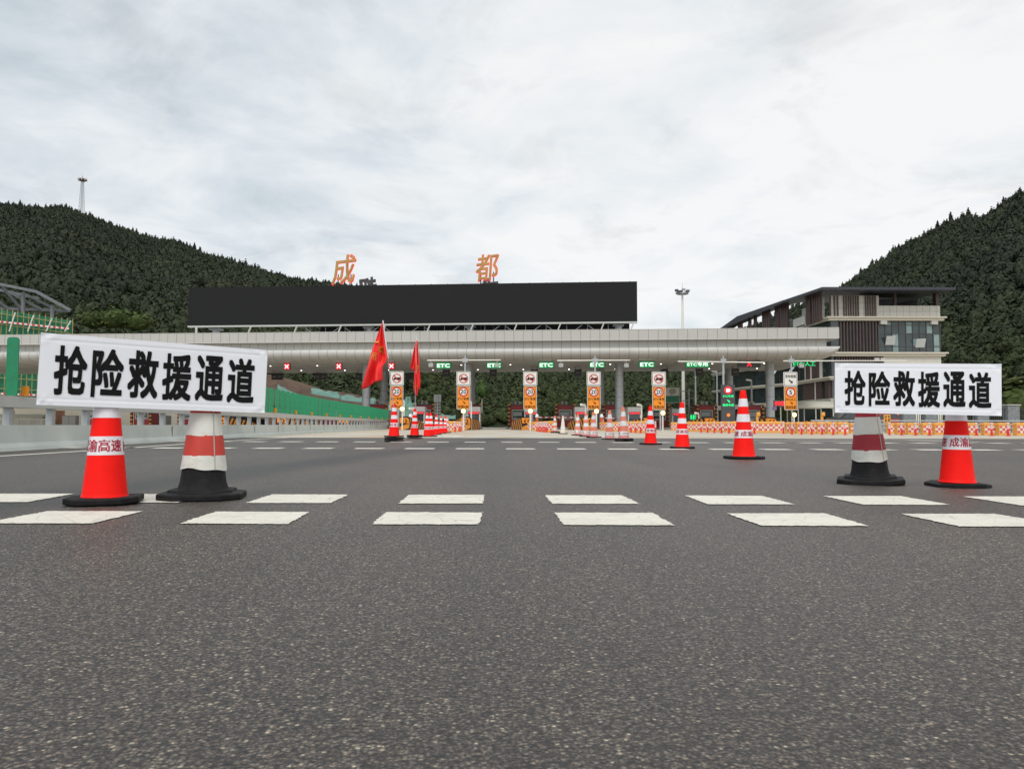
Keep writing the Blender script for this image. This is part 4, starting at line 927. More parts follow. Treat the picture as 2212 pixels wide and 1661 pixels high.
ob(MB().box(X9(1906), X9(2036), FY + 5, FY + 5.3, 13.2, 16.0), 'terrace_back_wall', 'void'); ob(MB().box(X9(1943), X9(1948), FY + .6, FY + .9, 14.5, 16.1), 'terrace_column', 'louver'); ob(MB().box(X9(2033), X9(2040), FY + .5, FY + 1.2, 13.2, 16.1), 'terrace_column', 'louver')  # terrace shadow is painted into the back wall's near-black colour
ob(MB().prism([(X9(1905), 14.56), (X9(1905), 15.6), (X9(2014), 15.75)], FY + 2.2, FY + 2.6), 'terrace_stair', 'roofdark')
# front, second storey: louvers then curtain wall
g = ob(MB().box(XC + .1, X9(1900), FY + .2, FY + .3, 9.0, 12.75), 'window', 'glass')
fins(1816, 1900, 12, 9.0, 12.72, w=.12)
g = ob(MB().box(X9(1902), X9(2036), FY + .12, FY + .25, 9.0, 12.74), 'curtain_wall', 'glassteal'); mb = MB()
for i in range(10): x = X9(1902) + (X9(2036) - X9(1902)) * i / 9; mb.box(x - .045, x + .045, FY + .05, FY + .13, 9.0, 12.74)
for z in (9.02, 9.7, 11.2, 12.2, 12.62): mb.box(X9(1902), X9(2036), FY + .06, FY + .125, z, z + .07)
ob(mb, 'mullion', 'darksteel', g)
mb = MB()
for i, (z0, z1) in ((1, (12.25, 12.62)), (2, (9.1, 11.2)), (4, (11.3, 12.6)), (5, (9.75, 10.6)), (7, (11.25, 12.6)), (8, (9.1, 11.15))):
    a = X9(1902) + (X9(2036) - X9(1902)) * i / 9; ob(MB().box(a + .06, a + 1.3 * .55, FY + .112, FY + .118, z0, z1), 'blind', M['blindteal'], g)

for px, z in ((1925, 9.9), (1990, 9.6)):
    o = ob(MB().bar((X9(px), FY - .05, z), (X9(px) - .12, FY - .65, z + .95), 1.0, .05), 'open_window', 'curtainwhite', g)
for px in (1904, 2014): ob(MB().box(X9(px), X9(px) + .75, FY - .35, FY + .1, 12.3, 12.72), 'air_conditioner', 'ac')
# front, first storey
fins(1806, 1908, 18, 6.15, 8.54, w=.13); ob(MB().box(X9(1911), XE, FY - .02, FY + .3, 6.15, 8.54), 'lower_wall', 'tile'); ob(MB().box(XC + .1, X9(1911) - .003, FY + .2, FY + .3, 6.15, 8.54), 'window', 'glass')
for px in (1889, 1902): ob(MB().box(X9(px), X9(px) + .55, FY - .35, FY - .02, 8.0, 8.36), 'air_conditioner', 'ac')
fins(1806, 1860, 9, 3.6, 5.74, w=.2); ob(MB().box(XC + .1, XE, FY + .2, FY + .3, .1, 5.74), 'window', 'glass'); ob(MB().box(X9(1911), XE, FY + .0, FY + .19, .1, 5.74), 'ground_wall', 'tile')
# left face
def lface(y0, y1, z0, z1, name, m, off=0.0, th=.2, n=0):
    mb = MB()
    def xa(y):
        for (a, b), (c, d) in zip(LF, LF[1:]):
            if y <= d: return a + (c - a) * (y - b) / (d - b)
        return LF[-1][0]
    if n:
        for i in range(n):
            y = y0 + (y1 - y0) * (i + .5) / n; x = xa(y) - off; w = (y1 - y0) / n * .32; mb.box(x - .16, x + .02, y - w, y + w, z0, z1)
    x0_, x1_ = xa(y0) - off, xa(y1) - off; mb.slab([(x0_, y0), (x0_ + th, y0), (x1_ + th, y1), (x1_, y1)], z0, z1)
    return ob(mb, name, m)
for a, b, m, n in ((90.4, 92.6, 'glass', 0), (92.6, 93.4, 'tile', 0), (93.4, 95.6, 'louver', 8), (95.6, 96.3, 'tile', 0), (96.3, 97.6, 'louver', 5), (97.6, 98.1, 'tile', 0), (98.1, 103.9, 'glass', 0), (104.1, 111.9, 'glass', 0), (112.1, 119, 'glass', 0), (119, 127.9, 'glass', 0)):
    lface(a, b, 6.15, 8.54, {'glass': 'window', 'tile': 'pilaster', 'louver': 'louver_screen'}[m], m, .06 if m == 'tile' else 0, n=n)
for a, b, m, n in ((90.4, 91.6, 'louver', 5), (91.6, 92.6, 'glass', 0), (92.6, 94.4, 'louver', 7), (94.4, 95.0, 'tile', 0), (95.0, 98.6, 'louver', 13), (98.6, 103.9, 'glass', 0), (104.1, 111.9, 'glass', 0), (112.1, 127.9, 'glass', 0)):
    lface(a, b, 3.6, 5.74, {'glass': 'window', 'tile': 'pilaster', 'louver': 'louver_screen'}[m], m, .06 if m == 'tile' else 0, n=n)
lface(90.4, 127.8, 9.0, 12.74, 'window', 'glass'); lface(90.4, 127.8, .1, 2.89, 'window', 'glass')
mb = MB()
for y in (99.5, 101, 102.5, 106, 108, 110, 114, 117, 121, 124): mb.bar((37.3 - max(0, y - 104) * .16, y, 5.76), (37.3 - max(0, y - 104) * .16, y, 8.54), .08, .08)
ob(mb, 'mullion', 'darksteel')
for px, d, z in ((1641, 112, 7.0), (1627, 115, 6.75), (1676, 103, 7.05), (1715, 97.5, 7.2), (1585, 121, 4.0)):
    x = ux(px) * d; ob(MB().bar((x + .2, d, z + .95), (x - .45, d, z), 1.0, .05), 'open_window', 'curtainwhite')
# loggia under the roof, roof slab
ob(MB().slab([(37.2, 90.4), (37.2, 104), (35, 112), (33.5, 128), (51, 127), (50.2, 90.4)], 12.75, 12.95), 'terrace_floor', 'kerb')
for px0, px1 in ((1597, 1606), (1620, 1625), (1632, 1637), (1650, 1667), (1678, 1687), (1690, 1707), (1746, 1756), (1759, 1778)):
    pm = (px0 + px1) / 2; d = 36.7 / ux(pm); d = min(d, 127); x = ux(pm) * d; w = ux(px1) * d - ux(px0) * d; ya = 36.7 / ux(px1); yb = min(36.7 / ux(px0), 128); mb = MB()
    zt = 16.1 + max(0, min(1, (d - 88) / 35)) * 1.5
    for i in range(4): y = ya + (yb - ya) * (i + .5) / 4; mb.box(x - .12, x + .12, y - (yb - ya) / 11, y + (yb - ya) / 11, 12.9, zt)
    ob(mb, 'louver_screen', 'louver')
for a, b in ((91, 92.2), (94.0, 94.8), (96.5, 100.5)): ob(MB().box(36.95, 37.25, a, b, 12.95, 15.7 if b < 96 else 14.3), 'upper_wall', 'tile')
ob(MB().box(37.4, 38.3, 97, 98.6, 14.0, 15.4), 'roof_unit', 'ac')
mb = MB()
for y in (104, 110, 117, 124): mb.bar((37, y, 13), (44, y + 3, 17), .18, .25)
ob(mb, 'roof_brace', 'roofdark')
ob(MB().slab([(35.6, 87.5), (50.9, 87.5), (50.9, 100), (35.6, 100)], [15.98, 15.98, 16.5, 16.5], [16.3, 16.3, 16.82, 16.82]), 'roof', 'roofdark')
ob(MB().slab([(35.55, 100.01), (37.6, 100.01), (37.9, 122), (38.0, 133), (36.1, 133), (35.9, 122)], [16.5, 16.5, 17.5, 16.9, 16.9, 17.5], [16.82, 16.82, 17.8, 17.2, 17.2, 17.8]), 'roof_strip', 'roofdark')

# ------------------------------------------------------------------ scaffold and steel roof frame on the far left
t = thing('scaffold', 'bamboo scaffold hung with green netting on the far left', 'scaffold', (ux(60) * 113, 113, 0)); O = Vector((ux(60) * 113, 113, 0))
top = lambda px: 661 + 32 * (px + 60) / 212
mb = MB(); pxs_ = np.linspace(-160, 152, 27); vs = []
for j in range(9):
    for px in pxs_:
        zt = P(px, top(px), 113).z; vs.append(Vector((ux(px) * 113, 113 + random.uniform(-.12, .12), .5 + (zt - .5) * j / 8)) - O)
k = len(pxs_); mb.add(vs, [(j * k + i, j * k + i + 1, (j + 1) * k + i + 1, (j + 1) * k + i) for j in range(8) for i in range(k - 1)])
o = mb.build('netting', 'net', t); s = o.modifiers.new('solid', 'SOLIDIFY'); s.thickness = .02
for px in pxs_[::1]:
    x = ux(px) * 112.6; MB().tube(Vector((x, 112.6, 0)) - O, Vector((x + random.uniform(-.1, .1), 112.6, P(px, top(px) - 2.5, 113).z)) - O, .055, n=6).build('upright_pole', 'bamboo', t)
for f in np.linspace(.12, .97, 10):
    a, b = P(-160, top(-160), 112.5), P(153, top(153), 112.5); a.z = .5 + (a.z - .5) * f; b.z = .5 + (b.z - .5) * f; MB().tube(a - O, b - O, .05, n=6).build('ledger_pole', 'bamboo', t)
for i, px in enumerate(range(-140, 150, 40)):
    a, b = P(px, 716, 112.2), P(px + 13, top(px) + 2, 112.2); MB().tube(a - O, b - O, .09, n=6).build('brace', 'white', t)
for py in (688, 775, 853): a, b = P(-160, py - 9, 112.2), P(150, py + 22 if py < 700 else py + 3, 112.2); MB().bar(a - O, b - O, .06, .28).build('warning_tape', 'tape', t)
t = thing('steel_roof_frame', 'bare grey steel roof frame rising above the green scaffold', 'roof frame', (ux(50) * 121, 121, 0)); O = Vector((ux(50) * 121, 121, 0))
def fb(a, da, b, db, w=.3): return MB().bar(P(*a, da) - O, P(*b, db) - O, w, .42)
for a, da, b, db in (((-160, 575), 121, (0, 614), 121), ((0, 614), 121, (78, 630), 121), ((78, 630), 121, (153, 671), 121), ((-160, 590), 126, (20, 631), 126), ((20, 631), 126, (84, 645), 126)): fb(a, da, b, db).build('eave_beam', 'greysteel', t)
for a, b in (((-60, 600), (-10, 668)), ((0, 614), (48, 671)), ((22, 632), (94, 671)), ((56, 636), (125, 671)), ((78, 630), (153, 671)), ((-40, 626), (20, 668))): fb(a, 121.3, b, 124, .22).build('rafter', 'greysteel', t)
fb((-60, 664), 124, (150, 672), 124).build('tie_beam', 'greysteel', t)
for px, y0 in ((50, 632), (113, 660), (-60, 600)): MB().tube(Vector((ux(px) * 122, 122, 2)) - O, P(px, y0, 122) - O, .3, n=14).build('column', 'greysteel', t, True)

# ------------------------------------------------------------------ lane signs on posts
SD = 61.0
def sign_plate(par, w, h, cz, m, lm):
    b = MB().prism(rrect(w, h, .09, 0, cz), -.05, -.02).build(*({'plate': ('white_plate', 'plate'), 'signorange': ('orange_plate', 'signorange')}[m]), par)
    if m == 'signorange': frame(MB(), w, h, .09, .035, -.054, -.045, 0, cz).build('edge', 'plate', b)
    frame(MB(), w - .09, h - .09, .06, .028, -.058, -.045, 0, cz).build('border', 'ink', b); return b
def truck(cx, cz, s):
    mb = MB(); q = lambda pts: mb.prism([(cx + x * s, cz + z * s) for x, z in pts], -.068, -.055)
    q([(-.10, -.10), (.50, -.10), (.50, .17), (.42, .17), (.42, .13), (-.10, .13)]); q([(-.14, -.12), (-.14, .12), (-.30, .12), (-.40, .0), (-.46, -.02), (-.46, -.12)])
    q([(-.5, -.17), (.5, -.17), (.5, -.11), (-.5, -.11)])
    for x in (-.33, .12, .33): mb.disc(cx + x * s, cz - .19 * s, .075 * s, -.07, -.055, 16)
    return mb
def lane_sign(px, label, speed, word, foot, top=None, arm=None):
    x = ux(px) * SD; t = thing('lane_sign', label, 'road sign', (x, SD, 0), 0, 'lane signs on posts before the toll islands')
    MB().tube((.12, .06, 0), (.12, .06, 4.6 if not arm else 5.95), .075, .07, 14).build('post', 'steel', t, True)
    w = sign_plate(t, 1.12, 1.13, 4.115, 'plate', None)
    if top is None:
        truck(0, 4.115, .56).build('truck_symbol', 'ink', w); MB().ring(0, 4.115, .365, .305, -.072, -.05).build('prohibition_ring', 'signred', w)
        MB().bar((-.235, -.075, 4.35), (.235, -.075, 3.88), .012, .062).build('prohibition_slash', 'signred', w)
    else:
        text(MB(), top, 0, 4.33, .84, .27, -.062, .014).build('lettering', 'ink', w); arrow(MB(), 0.03, 3.92, .38, -.065, -.052).build('arrow', 'ink', w)
    o = sign_plate(t, 1.05, 1.87, 2.585, 'signorange', None)
    MB().disc(0, 3.06, .30, -.06, -.05).build('speed_field', 'plate', o); MB().ring(0, 3.06, .375, .285, -.07, -.05).build('speed_ring', 'signred', o)
    text(MB(), speed, 0, 3.06, .45 if len(speed) > 1 else .22, .35, -.066, .014).build('speed_figure', 'ink', o)
    text(MB(), word, 0, 2.50, .82, .235, -.062, .012).build('lettering', 'ink', o); arrow(MB(), .06, 2.20, .24, -.065, -.052).build('arrow', 'ink', o)
    text(MB(), foot, 0, 1.88, .82, .235, -.062, .012).build('lettering', 'ink', o)
    if arm:
        MB().tube((arm[0], .06, 5.56), (arm[1], .06, 5.60), .05, .04, 10).build('arm', 'white', t, True)
        MB().cbox((.12, .06, 5.42), .42, .24, .30).build('clamp', 'steel', t)
        for a in arm[2:]: MB().cbox((a, .0, 5.02), .36, .3, .30).bar((a, .06, 5.3), (a, .06, 5.55), .05, .05).build('detector_box', 'grey', t, bevel=.02)
    return t
lane_sign(856.8, 'orange 20 lane sign with no trucks plate, furthest left, crossed by the flag pole', '20', 'ETC专用', '车距5米')
lane_sign(1001, 'orange 20 lane sign left of the open lane, carrying a long white arm', '20', 'ETC专用', '车距5米', None, (-2.9, 2.95, -2.6, 2.65))
lane_sign(1145.3, 'orange 20 lane sign right of the open lane, without an arm, third from left', '20', 'ETC专用', '车距5米')
lane_sign(1282.7, 'orange 20 lane sign with a long white arm left of the canopy column', '20', 'ETC专用', '车距5米', None, (-2.9, 2.9, -2.6, 2.6))
lane_sign(1423.4, 'orange 20 lane sign between the two smaller clean red cones', '20', 'ETC专用', '车距5米')
lane_sign(1708, 'orange 5 lane sign under a white truck inspection plate', '5', 'ETC/人工', '保持车距', '货车检测', (-.5, 9.3, .9))
# electronic lane board
x = ux(1572.5) * SD; t = thing('electronic_lane_board', 'tall black electronic lane board with red ring and green lettering', 'electronic sign', (x, SD, 0))
MB().box(-.54, .54, -.10, .12, .35, 3.66).build('cabinet', 'darksteel', t, bevel=.01)
MB().tube((-.28, .2, 0), (-.28, .2, 5.95), .09, n=14).tube((.3, .2, 0), (.3, .2, .5), .09, n=14).build('post', 'steel', t, True)
MB().tube((-3.9, .2, 5.52), (3.0, .2, 5.45), .05, n=10).build('arm', 'white', t, True); MB().cbox((-.28, .2, 5.4), .42, .26, .34).build('clamp', 'steel', t)
MB().ring(0, 3.22, .29, .21, -.12, -.11).build('speed_ring', 'ledred', t); text(MB(), '20', 0, 3.22, .28, .22, -.12, .03).build('speed_figure', 'lampwhite', t)
text(MB(), 'ETC专用', 0, 2.74, .82, .20, -.12, .02).build('lettering', 'ledgreen', t); arrow(MB(), .03, 2.36, .28, -.12, -.11).build('arrow', 'ledgreen', t); text(MB(), '保持车距', 0, 2.04, .92, .20, -.12, .02).build('lettering', 'ledgreen', t)
MB().lathe([(.13, 0), (.13, .03)], 24).build('warning_lamp', 'lampglass', t, loc=(0, -.10, 1.25)).rotation_euler = (PI / 2, 0, 0)

# ------------------------------------------------------------------ toll islands, noses, booths, kiosks
def isl(k, y): return .7 + 5.2 * k - .0285 * (y - 85)
ISN = {-9: 'far left toll island behind the red cone of the left board', -8: 'toll island behind the left board between its cones', -7: 'toll island behind the right cone of the left board', -6: 'toll island behind the right end of the left board', -5: 'toll island behind the left green panels', -4: 'toll island behind the middle green panels', -3: 'toll island at the front canopy column left of the flags',
       -2: 'toll island behind the two flag cones', -1: 'toll island left of the open lane', 0: 'toll island right of the open lane', 1: 'toll island at the fourth lane sign', 2: 'toll island at the fifth lane sign', 3: 'toll island behind the electronic board', 4: 'toll island behind the largest standing red cone', 5: 'toll island behind the orange 5 sign'}
def booth(loc, label):
    t = thing('toll_booth', label, 'toll booth', loc, R(1.6), 'red toll booths on the islands')
    MB().box(-.86, .86, 0, 2.4, .18, 2.62).build('body', 'booth', t, bevel=.02)
    MB().box(-.92, .92, -.06, 2.5, 2.62, 2.70).build('roof', 'darksteel', t)
    w = MB().box(-.66, .66, -.012, .02, 1.06, 2.06).build('window', 'glass', t); frame(MB(), 1.40, 1.08, .02, .05, -.03, -.008, 0, 1.56).build('frame', 'plate', w)
    MB().box(-.62, .62, -.018, -.013, 1.95, 2.05).build('green_strip', 'signgreen', w); MB().box(-.58, .40, -.018, -.013, 1.42, 1.86).build('blind', 'grey', w)
    mb = MB()
    for i in range(13): mb.box(-.50 + i * .078, -.50 + i * .078 + .055, -.019, -.013, 1.13, 1.19)
    mb.build('notice_row', 'plate', w)
    for s in (-1, 1): MB().box(s * 1.02 - .12, s * 1.02 + .12, -.30, -.06, .18, 2.78).build('striped_post', 'hazardup', t)
    a = MB().box(-.38, .28, .5, 1.0, 2.70, 3.06).build('air_conditioner', 'ac', t, bevel=.02); MB().ring(-.06, 2.88, .15, .05, .48, .50, 20).build('fan', 'darksteel', a)
    return t
b0 = booth((isl(-9, 85), 85, 0), 'red toll booth on the ' + ISN[-9].replace('far left ', 'leftmost ').replace('the red cone of the ', 'the '))
for k in range(-8, 6): dup(b0, (isl(k, 85), 85, 0), None, 'red toll booth on the ' + ISN[k])
for k in range(-9, 6):
    t = thing('toll_island', 'low concrete kerb, ' + ISN[k], 'traffic island', (isl(k, 68), 68, 0), R(1.6), 'concrete toll islands')
    MB().slab([(-.85, .4), (.85, .4), (1.1, 2), (1.1, 32), (-1.1, 32), (-1.1, 2)], 0, .18).build('kerb', 'kerb', t, bevel=.02)
    if k < -5: continue
    n = MB(); lo = [(-.40, -2.6), (.40, -2.6), (1.12, 1.2), (1.16, 3.2), (-1.16, 3.2), (-1.12, 1.2)]; hi = [1.04, 1.04, .78, .55, .55, .78]
    n.slab(lo, 0, hi).build('striped_nose', 'hazard', t, bevel=.02)
    m = MB(); m.slab([(a * .86, b + .08) for a, b in lo[:2]] + [(.72, .4), (-.72, .4)], [1.045, 1.045, .845, .845], [1.14, 1.14, .88, .88]); m.build('nose_cap', 'rubber', t, bevel=.02)
    pl = MB().box(-.38, .38, -2.68, -2.61, .58, .94).build('chevron_plate', 'signorange', t); mb = MB(); s = -1 if k >= 0 else 1
    for c in (-.17, .12): mb.prism([(c * s - .10 * s, .61), (c * s, .61), (c * s + .15 * s, .76), (c * s, .91), (c * s - .10 * s, .91), (c * s + .05 * s, .76)], -2.70, -2.682)
    mb.build('chevron', 'ink', pl)
def kiosk(k, dx, y, label, txt=None):
    t = thing('lane_kiosk', label, 'toll kiosk', (isl(k, y) + dx, y, 0), 0, 'pale lane kiosks with red text displays')
    MB().box(-.62, .62, 0, 1.5, .18, 2.12).build('body', 'grey', t, bevel=.02); w = MB().box(-.54, .54, -.012, .01, .72, 1.62).build('window', 'glass', t); frame(MB(), 1.14, .96, .02, .05, -.02, -.006, 0, 1.17).build('frame', 'plate', w)
    d = MB().box(-.56, .56, -.06, -.013, 1.44, 1.68).build('display', 'darksteel', t); text(MB(), txt or '车道关闭', 0, 1.56, 1.0, .19, -.065, .02).build('lettering', 'ledred', d)
    return t
kiosk(-2, .55, 72, 'pale lane kiosk with red text behind the flag cones', '车道关闭'); kiosk(-1, .55, 72, 'pale lane kiosk with red text under the second lane sign'); kiosk(0, .8, 74, 'pale lane kiosk with red text under the third lane sign'); kiosk(1, .25, 72, 'pale lane kiosk with red text under the fourth lane sign'); kiosk(2, .0, 72, 'pale lane kiosk with red text under the fifth lane sign'); kiosk(3, .6, 79, 'pale lane kiosk with red text left of the electronic board')
def lamp(px, py, d, label, r=.17):
    z = P(px, py, d).z; t = thing('warning_lamp', label, 'warning lamp', (ux(px) * d, d, 0), 0, 'amber warning lamps on the islands')
    MB().tube((0, 0.08, 0), (0, .08, z), .05, n=10).build('post', 'white', t, True); MB().lathe([(r * 1.15, 0), (r * 1.15, .14)], 24).build('housing', 'darksteel', t, loc=(0, .14, z)).rotation_euler = (PI / 2, 0, 0)
    MB().lathe([(r, 0), (r * .8, .05), (.02, .07)], 24).build('lens', 'lampamber', t, True, loc=(0, 0, z)).rotation_euler = (PI / 2, 0, 0)
for px, py, lb in ((869, 883, 'glowing amber lamp half hidden by the flag cone below the first lane sign'), (1001, 888, 'glowing amber lamp below the second lane sign'), (1145.6, 887.7, 'glowing amber lamp below the third lane sign'), (1288.6, 888.5, 'glowing amber lamp below the fourth lane sign'), (1432, 892, 'glowing amber lamp below the fifth lane sign'), (1715.6, 895.8, 'amber traffic lamp below the orange 5 sign'), (1859, 896.5, 'amber lamp beside the sleeve cone of the right board')):
    lamp(px, py, 60.0, lb, .17)

# ------------------------------------------------------------------ orange water barriers and red posts
wt = thing('water_barrier', 'x', 'water barrier', (0, 0, 0), 0, 'orange water filled barriers with red and white checks')
mb = MB(); Wb, Db = .54, .34
rings = [(1.0, 0), (1.0, .10), (.94, .13), (.94, .60), (1.0, .63), (1.0, .70), (.86, .755)]
vs = [(sx * Wb / 2 * f, sy * Db / 2 * f, z) for f, z in rings for sx, sy in ((-1, -1), (1, -1), (1, 1), (-1, 1))]
mb.add(vs, [(j * 4 + i, j * 4 + (i + 1) % 4, (j + 1) * 4 + (i + 1) % 4, (j + 1) * 4 + i) for j in range(len(rings) - 1) for i in range(4)] + [(3, 2, 1, 0), tuple(range(len(vs) - 4, len(vs)))])
mb.cbox((-.12, 0, .755), .14, .16, .025).cbox((.13, 0, .755), .14, .16, .025); mb.build('body', 'yellowplastic', wt, bevel=.018)
pl = MB().box(-.235, .235, -.168, -.158, .145, .585).build('checker_sticker', 'stickerwhite', wt); mb = MB()
for i in range(4):
    for j in range(3):
        if (i + j) % 2 == 0: mb.box(-.235 + .1175 * i + .003, -.235 + .1175 * (i + 1) - .003, -.171, -.1685, .145 + .1467 * j + .003, .145 + .1467 * (j + 1) - .003)
mb.build('red_check', 'stickerred', pl)
first = [True]
def barrier(px, py, rz, label, sz=.88):
    p = G(px, py); r = R(rz + random.uniform(-4, 4)); p.z = 0
    if first[0]: first[0] = False; wt.location = p; wt.rotation_euler = (0, 0, r); wt['label'] = label; wt.scale = (1, 1, sz); return
    dup(wt, p, r, label).scale = (1, 1, sz)
def row(pts, rz, what):
    n = len(pts)
    for i, (px, py) in enumerate(pts): barrier(px, py, rz, (ORD[i + 1] if i < n - 1 or n > 20 else 'last') + ' water barrier ' + what, .76 if px > 1840 else .82 if px > 1700 else .88)
row([(976, 932.6), (990, 931), (998, 929.6)], 0, 'beside the left row of red cones')
row([(1147, 929.4), (1153, 930), (1161, 930.8), (1171, 931.8), (1181, 932.7), (1192, 933.8)], -38, 'leading out from the third lane sign')
row([(1303, 929.6), (1316, 930.4), (1330, 931.3), (1346, 932.2), (1360, 933), (1372, 933.8), (1384, 934.5), (1395, 935)], -30, 'behind the faded cones')
row([(1456, 930.2), (1469, 930.9)], -10, 'just right of the fifth lane sign nose')
row([(1485 + 11.6 * i, 932.0 + .24 * i) for i in range(9)], -34, 'in the unbroken row left of the largest standing cone')
row([(1592 + 11.7 * i, 934.6 + .06 * i) for i in range(9)], -18, 'in the unbroken row right of the largest standing cone')
row([(1708, 936), (1719, 936.2), (1731, 936.4), (1753, 936.8), (1776, 937), (1798, 937.3), (1821, 937.5)], -8, 'between the orange 5 sign and the right board')
row([(1846, 936.0), (1926, 936.4), (1946, 938.4), (1971, 938.8), (2003, 939.2), (2028, 939.4), (2060, 939.6)], -4, 'under the right white board')
row([(2098, 940), (2135, 940.3), (2167, 940.6), (2205, 941)], 0, 'right of the red cone of the right board')
pt = thing('delineator_post', 'x', 'bollard', (0, 0, 0), 0, 'red and white flexible delineator posts')
MB().lathe([(.10, 0), (.10, .02), (.045, .03), (.042, .72), (.03, .74)], 18).build('post', 'postred', pt, True)
for z in (.40, .52, .64): MB().lathe([(.0435, z), (.0435, z + .075)], 18, cap=False).build('white_band', 'band', pt, True)
MB().lathe([(.0436, .60), (.0436, .637)], 18, cap=False).build('dark_band', 'rubber', pt, True)
pf = [True]
def posts(pts, what):
    n = len(pts)
    for i, (px, py) in enumerate(pts):
        lb = (ORD[i + 1] if i < n - 1 else 'last') + ' red post ' + what; p = G(px, py)
        if pf[0]: pf[0] = False; pt.location = p; pt['label'] = lb; pt.scale = (1, 1, .88)
        else: dup(pt, p, None, lb).scale = (1, 1, .88 if px < 1700 else .8)
posts([(983, 933.6), (992, 932.6), (995.5, 932)], 'before the barriers beside the left cones')
posts([(1160, 932), (1164.5, 932.6), (1168.5, 933), (1173, 933.4), (1177, 933.8), (1181, 934.2)], 'in the dense row at the third lane sign')
posts([(1336.5, 933), (1363, 934.6), (1372.7, 935.2), (1384, 935.7), (1396, 936), (1416, 937)], 'before the barriers behind the faded cones')
posts([(1514.7, 934.4), (1528.4, 934.9), (1543.4, 935.4), (1558.5, 935.9), (1574.7, 936.4), (1593.5, 937), (1629.6, 937.6), (1692.6, 937)], 'before the unbroken barrier row')
posts([(1711, 938.4), (1731.6, 938.6), (1753.5, 938.8), (1776, 939), (1800, 939.3), (1826, 939.6), (1846, 939.6)], 'before the barriers left of the right board')
posts([(1921.4, 939.8), (1948, 940.2), (1978, 940.6), (2008, 941)], 'before the barriers under the right board')
posts([(2109.4, 941.2), (2142.5, 941.6), (2178, 942)], 'before the barriers right of the right board')

# ------------------------------------------------------------------ smaller roadside things
def boom(px, px1, py, d, label):
    x = ux(px) * d; z = P(px, py, d).z; t = thing('boom_gate', label, 'boom gate', (x, d, 0), 0, 'red and white boom gates')
    MB().cbox((0, 0, 0), .34, .34, z + .15).build('housing', 'white', t, bevel=.02); MB().box(0, ux(px1) * d - x, -.25, -.19, z - .05, z + .05).build('arm', 'boom', t)
boom(1157, 1246, 901.5, 78, 'lowered red and white boom gate right of the third lane sign'); boom(1300, 1339, 903, 78, 'lowered red and white boom gate right of the fourth lane sign'); boom(1362, 1400, 903.5, 80, 'lowered red and white boom gate left of the fifth lane sign')
def camera_pole(px, py, d, label, lamp_=False, h2=0):
    z = P(px, py, d).z; t = thing('camera_pole', label, 'camera pole', (ux(px) * d, d, 0), 0, 'grey camera and lamp poles')
    MB().tube((0, 0, 0), (0, 0, z), .07 if not lamp_ else .14, .055 if not lamp_ else .09, 12).build('pole', 'white' if not lamp_ else 'steel', t, True)
    MB().bar((-.05, .05, z), (-.42 if not lamp_ else -.75, -.5, z + .06), .2, .2).build('camera', 'white', t, bevel=.03)
for px, py, d, lb, l in ((1264.5, 876, 66, 'white camera on a short pole left of the fourth lane sign', 0), (1386, 876, 66, 'white camera on a short pole between fourth and fifth lane sign', 0), (1503, 799, 100, 'tall grey camera pole left of the electronic board', 1), (1549.5, 803, 100, 'tall grey pole just left of the electronic board', 1), (1624, 822, 92, 'grey pole behind the largest standing red cone', 1), (1509, 894, 70, 'white camera on a short pole behind the unbroken barrier row', 0), (1018, 869, 66, 'white camera peeping out right of the second lane sign', 0), (873, 867, 66, 'white camera pole right of the first lane sign', 0), (896.5, 884, 66, 'white dome camera beside the narrow flag cone', 0)):
    camera_pole(px, py, d, lb, l)
def card(px, py, d, label):
    z = P(px, py, d).z; t = thing('ticket_post', label, 'ticket machine', (ux(px) * d, d, 0), 0, 'yellow ticket posts')
    MB().cbox((0, 0, 0), .17, .17, z - .35).build('column', 'yellowplastic', t, bevel=.02); MB().cbox((.06, -.05, z - .38), .27, .26, .30).build('head', 'yellowplastic', t, bevel=.05)
card(1635.5, 888, 58, 'yellow ticket post right of the largest standing cone'); card(1775, 888, 58, 'yellow ticket post left of the right board')
# back of a route sign, green service sign, round speed sign, emergency sign
d = 80; x = ux(945) * d; t = thing('route_sign_back', 'grey unlit back of a tall route sign left of the second lane sign', 'road sign', (x, d, 0)); zt, zm, zb = P(945, 852, d).z, P(945, 868.5, d).z, P(945, 897, d).z
MB().box(-.38, .38, .0, .05, zm, zt).build('upper_plate', 'grey', t); MB().box(-.37, .37, .0, .05, zb, zm - .06).build('lower_plate', mat('brown_grey_back', (.13, .12, .105)), t); MB().tube((.02, -.08, 0), (.02, -.08, zt - .1), .05, n=10).build('post', 'steel', t, True)
mb = MB()
for z in np.linspace(zb + .2, zm - .25, 4): mb.box(-.30, -.07, -.03, 0, z, z + .04).box(.10, .32, -.03, 0, z, z + .04)
mb.build('slat_clip', 'plate', t)
d = 88; x = ux(1489) * d; t = thing('service_sign', 'green and white map sign on a side arm behind the fifth lane sign', 'road sign', (x, d, 0)); a, b = ux(1436) * d - x, ux(1468) * d - x; zt, zb, zm = P(1450, 837.5, d).z, P(1450, 870, d).z, P(1450, 855, d).z
MB().tube((0, .1, 0), (0, .1, zt - .1), .10, .08, 12).build('post', 'steel', t, True)
for z in (zt - .4, zb + .25): MB().tube((0, .1, z), (a + .2, .1, z), .05, n=8).build('arm', 'steel', t)
MB().box(a, b, -.02, .03, zb, zt).build('plate', 'plate', t); MB().box(a + .04, b - .05, -.04, -.021, zb + .05, zm).build('green_field', 'signgreen', t)
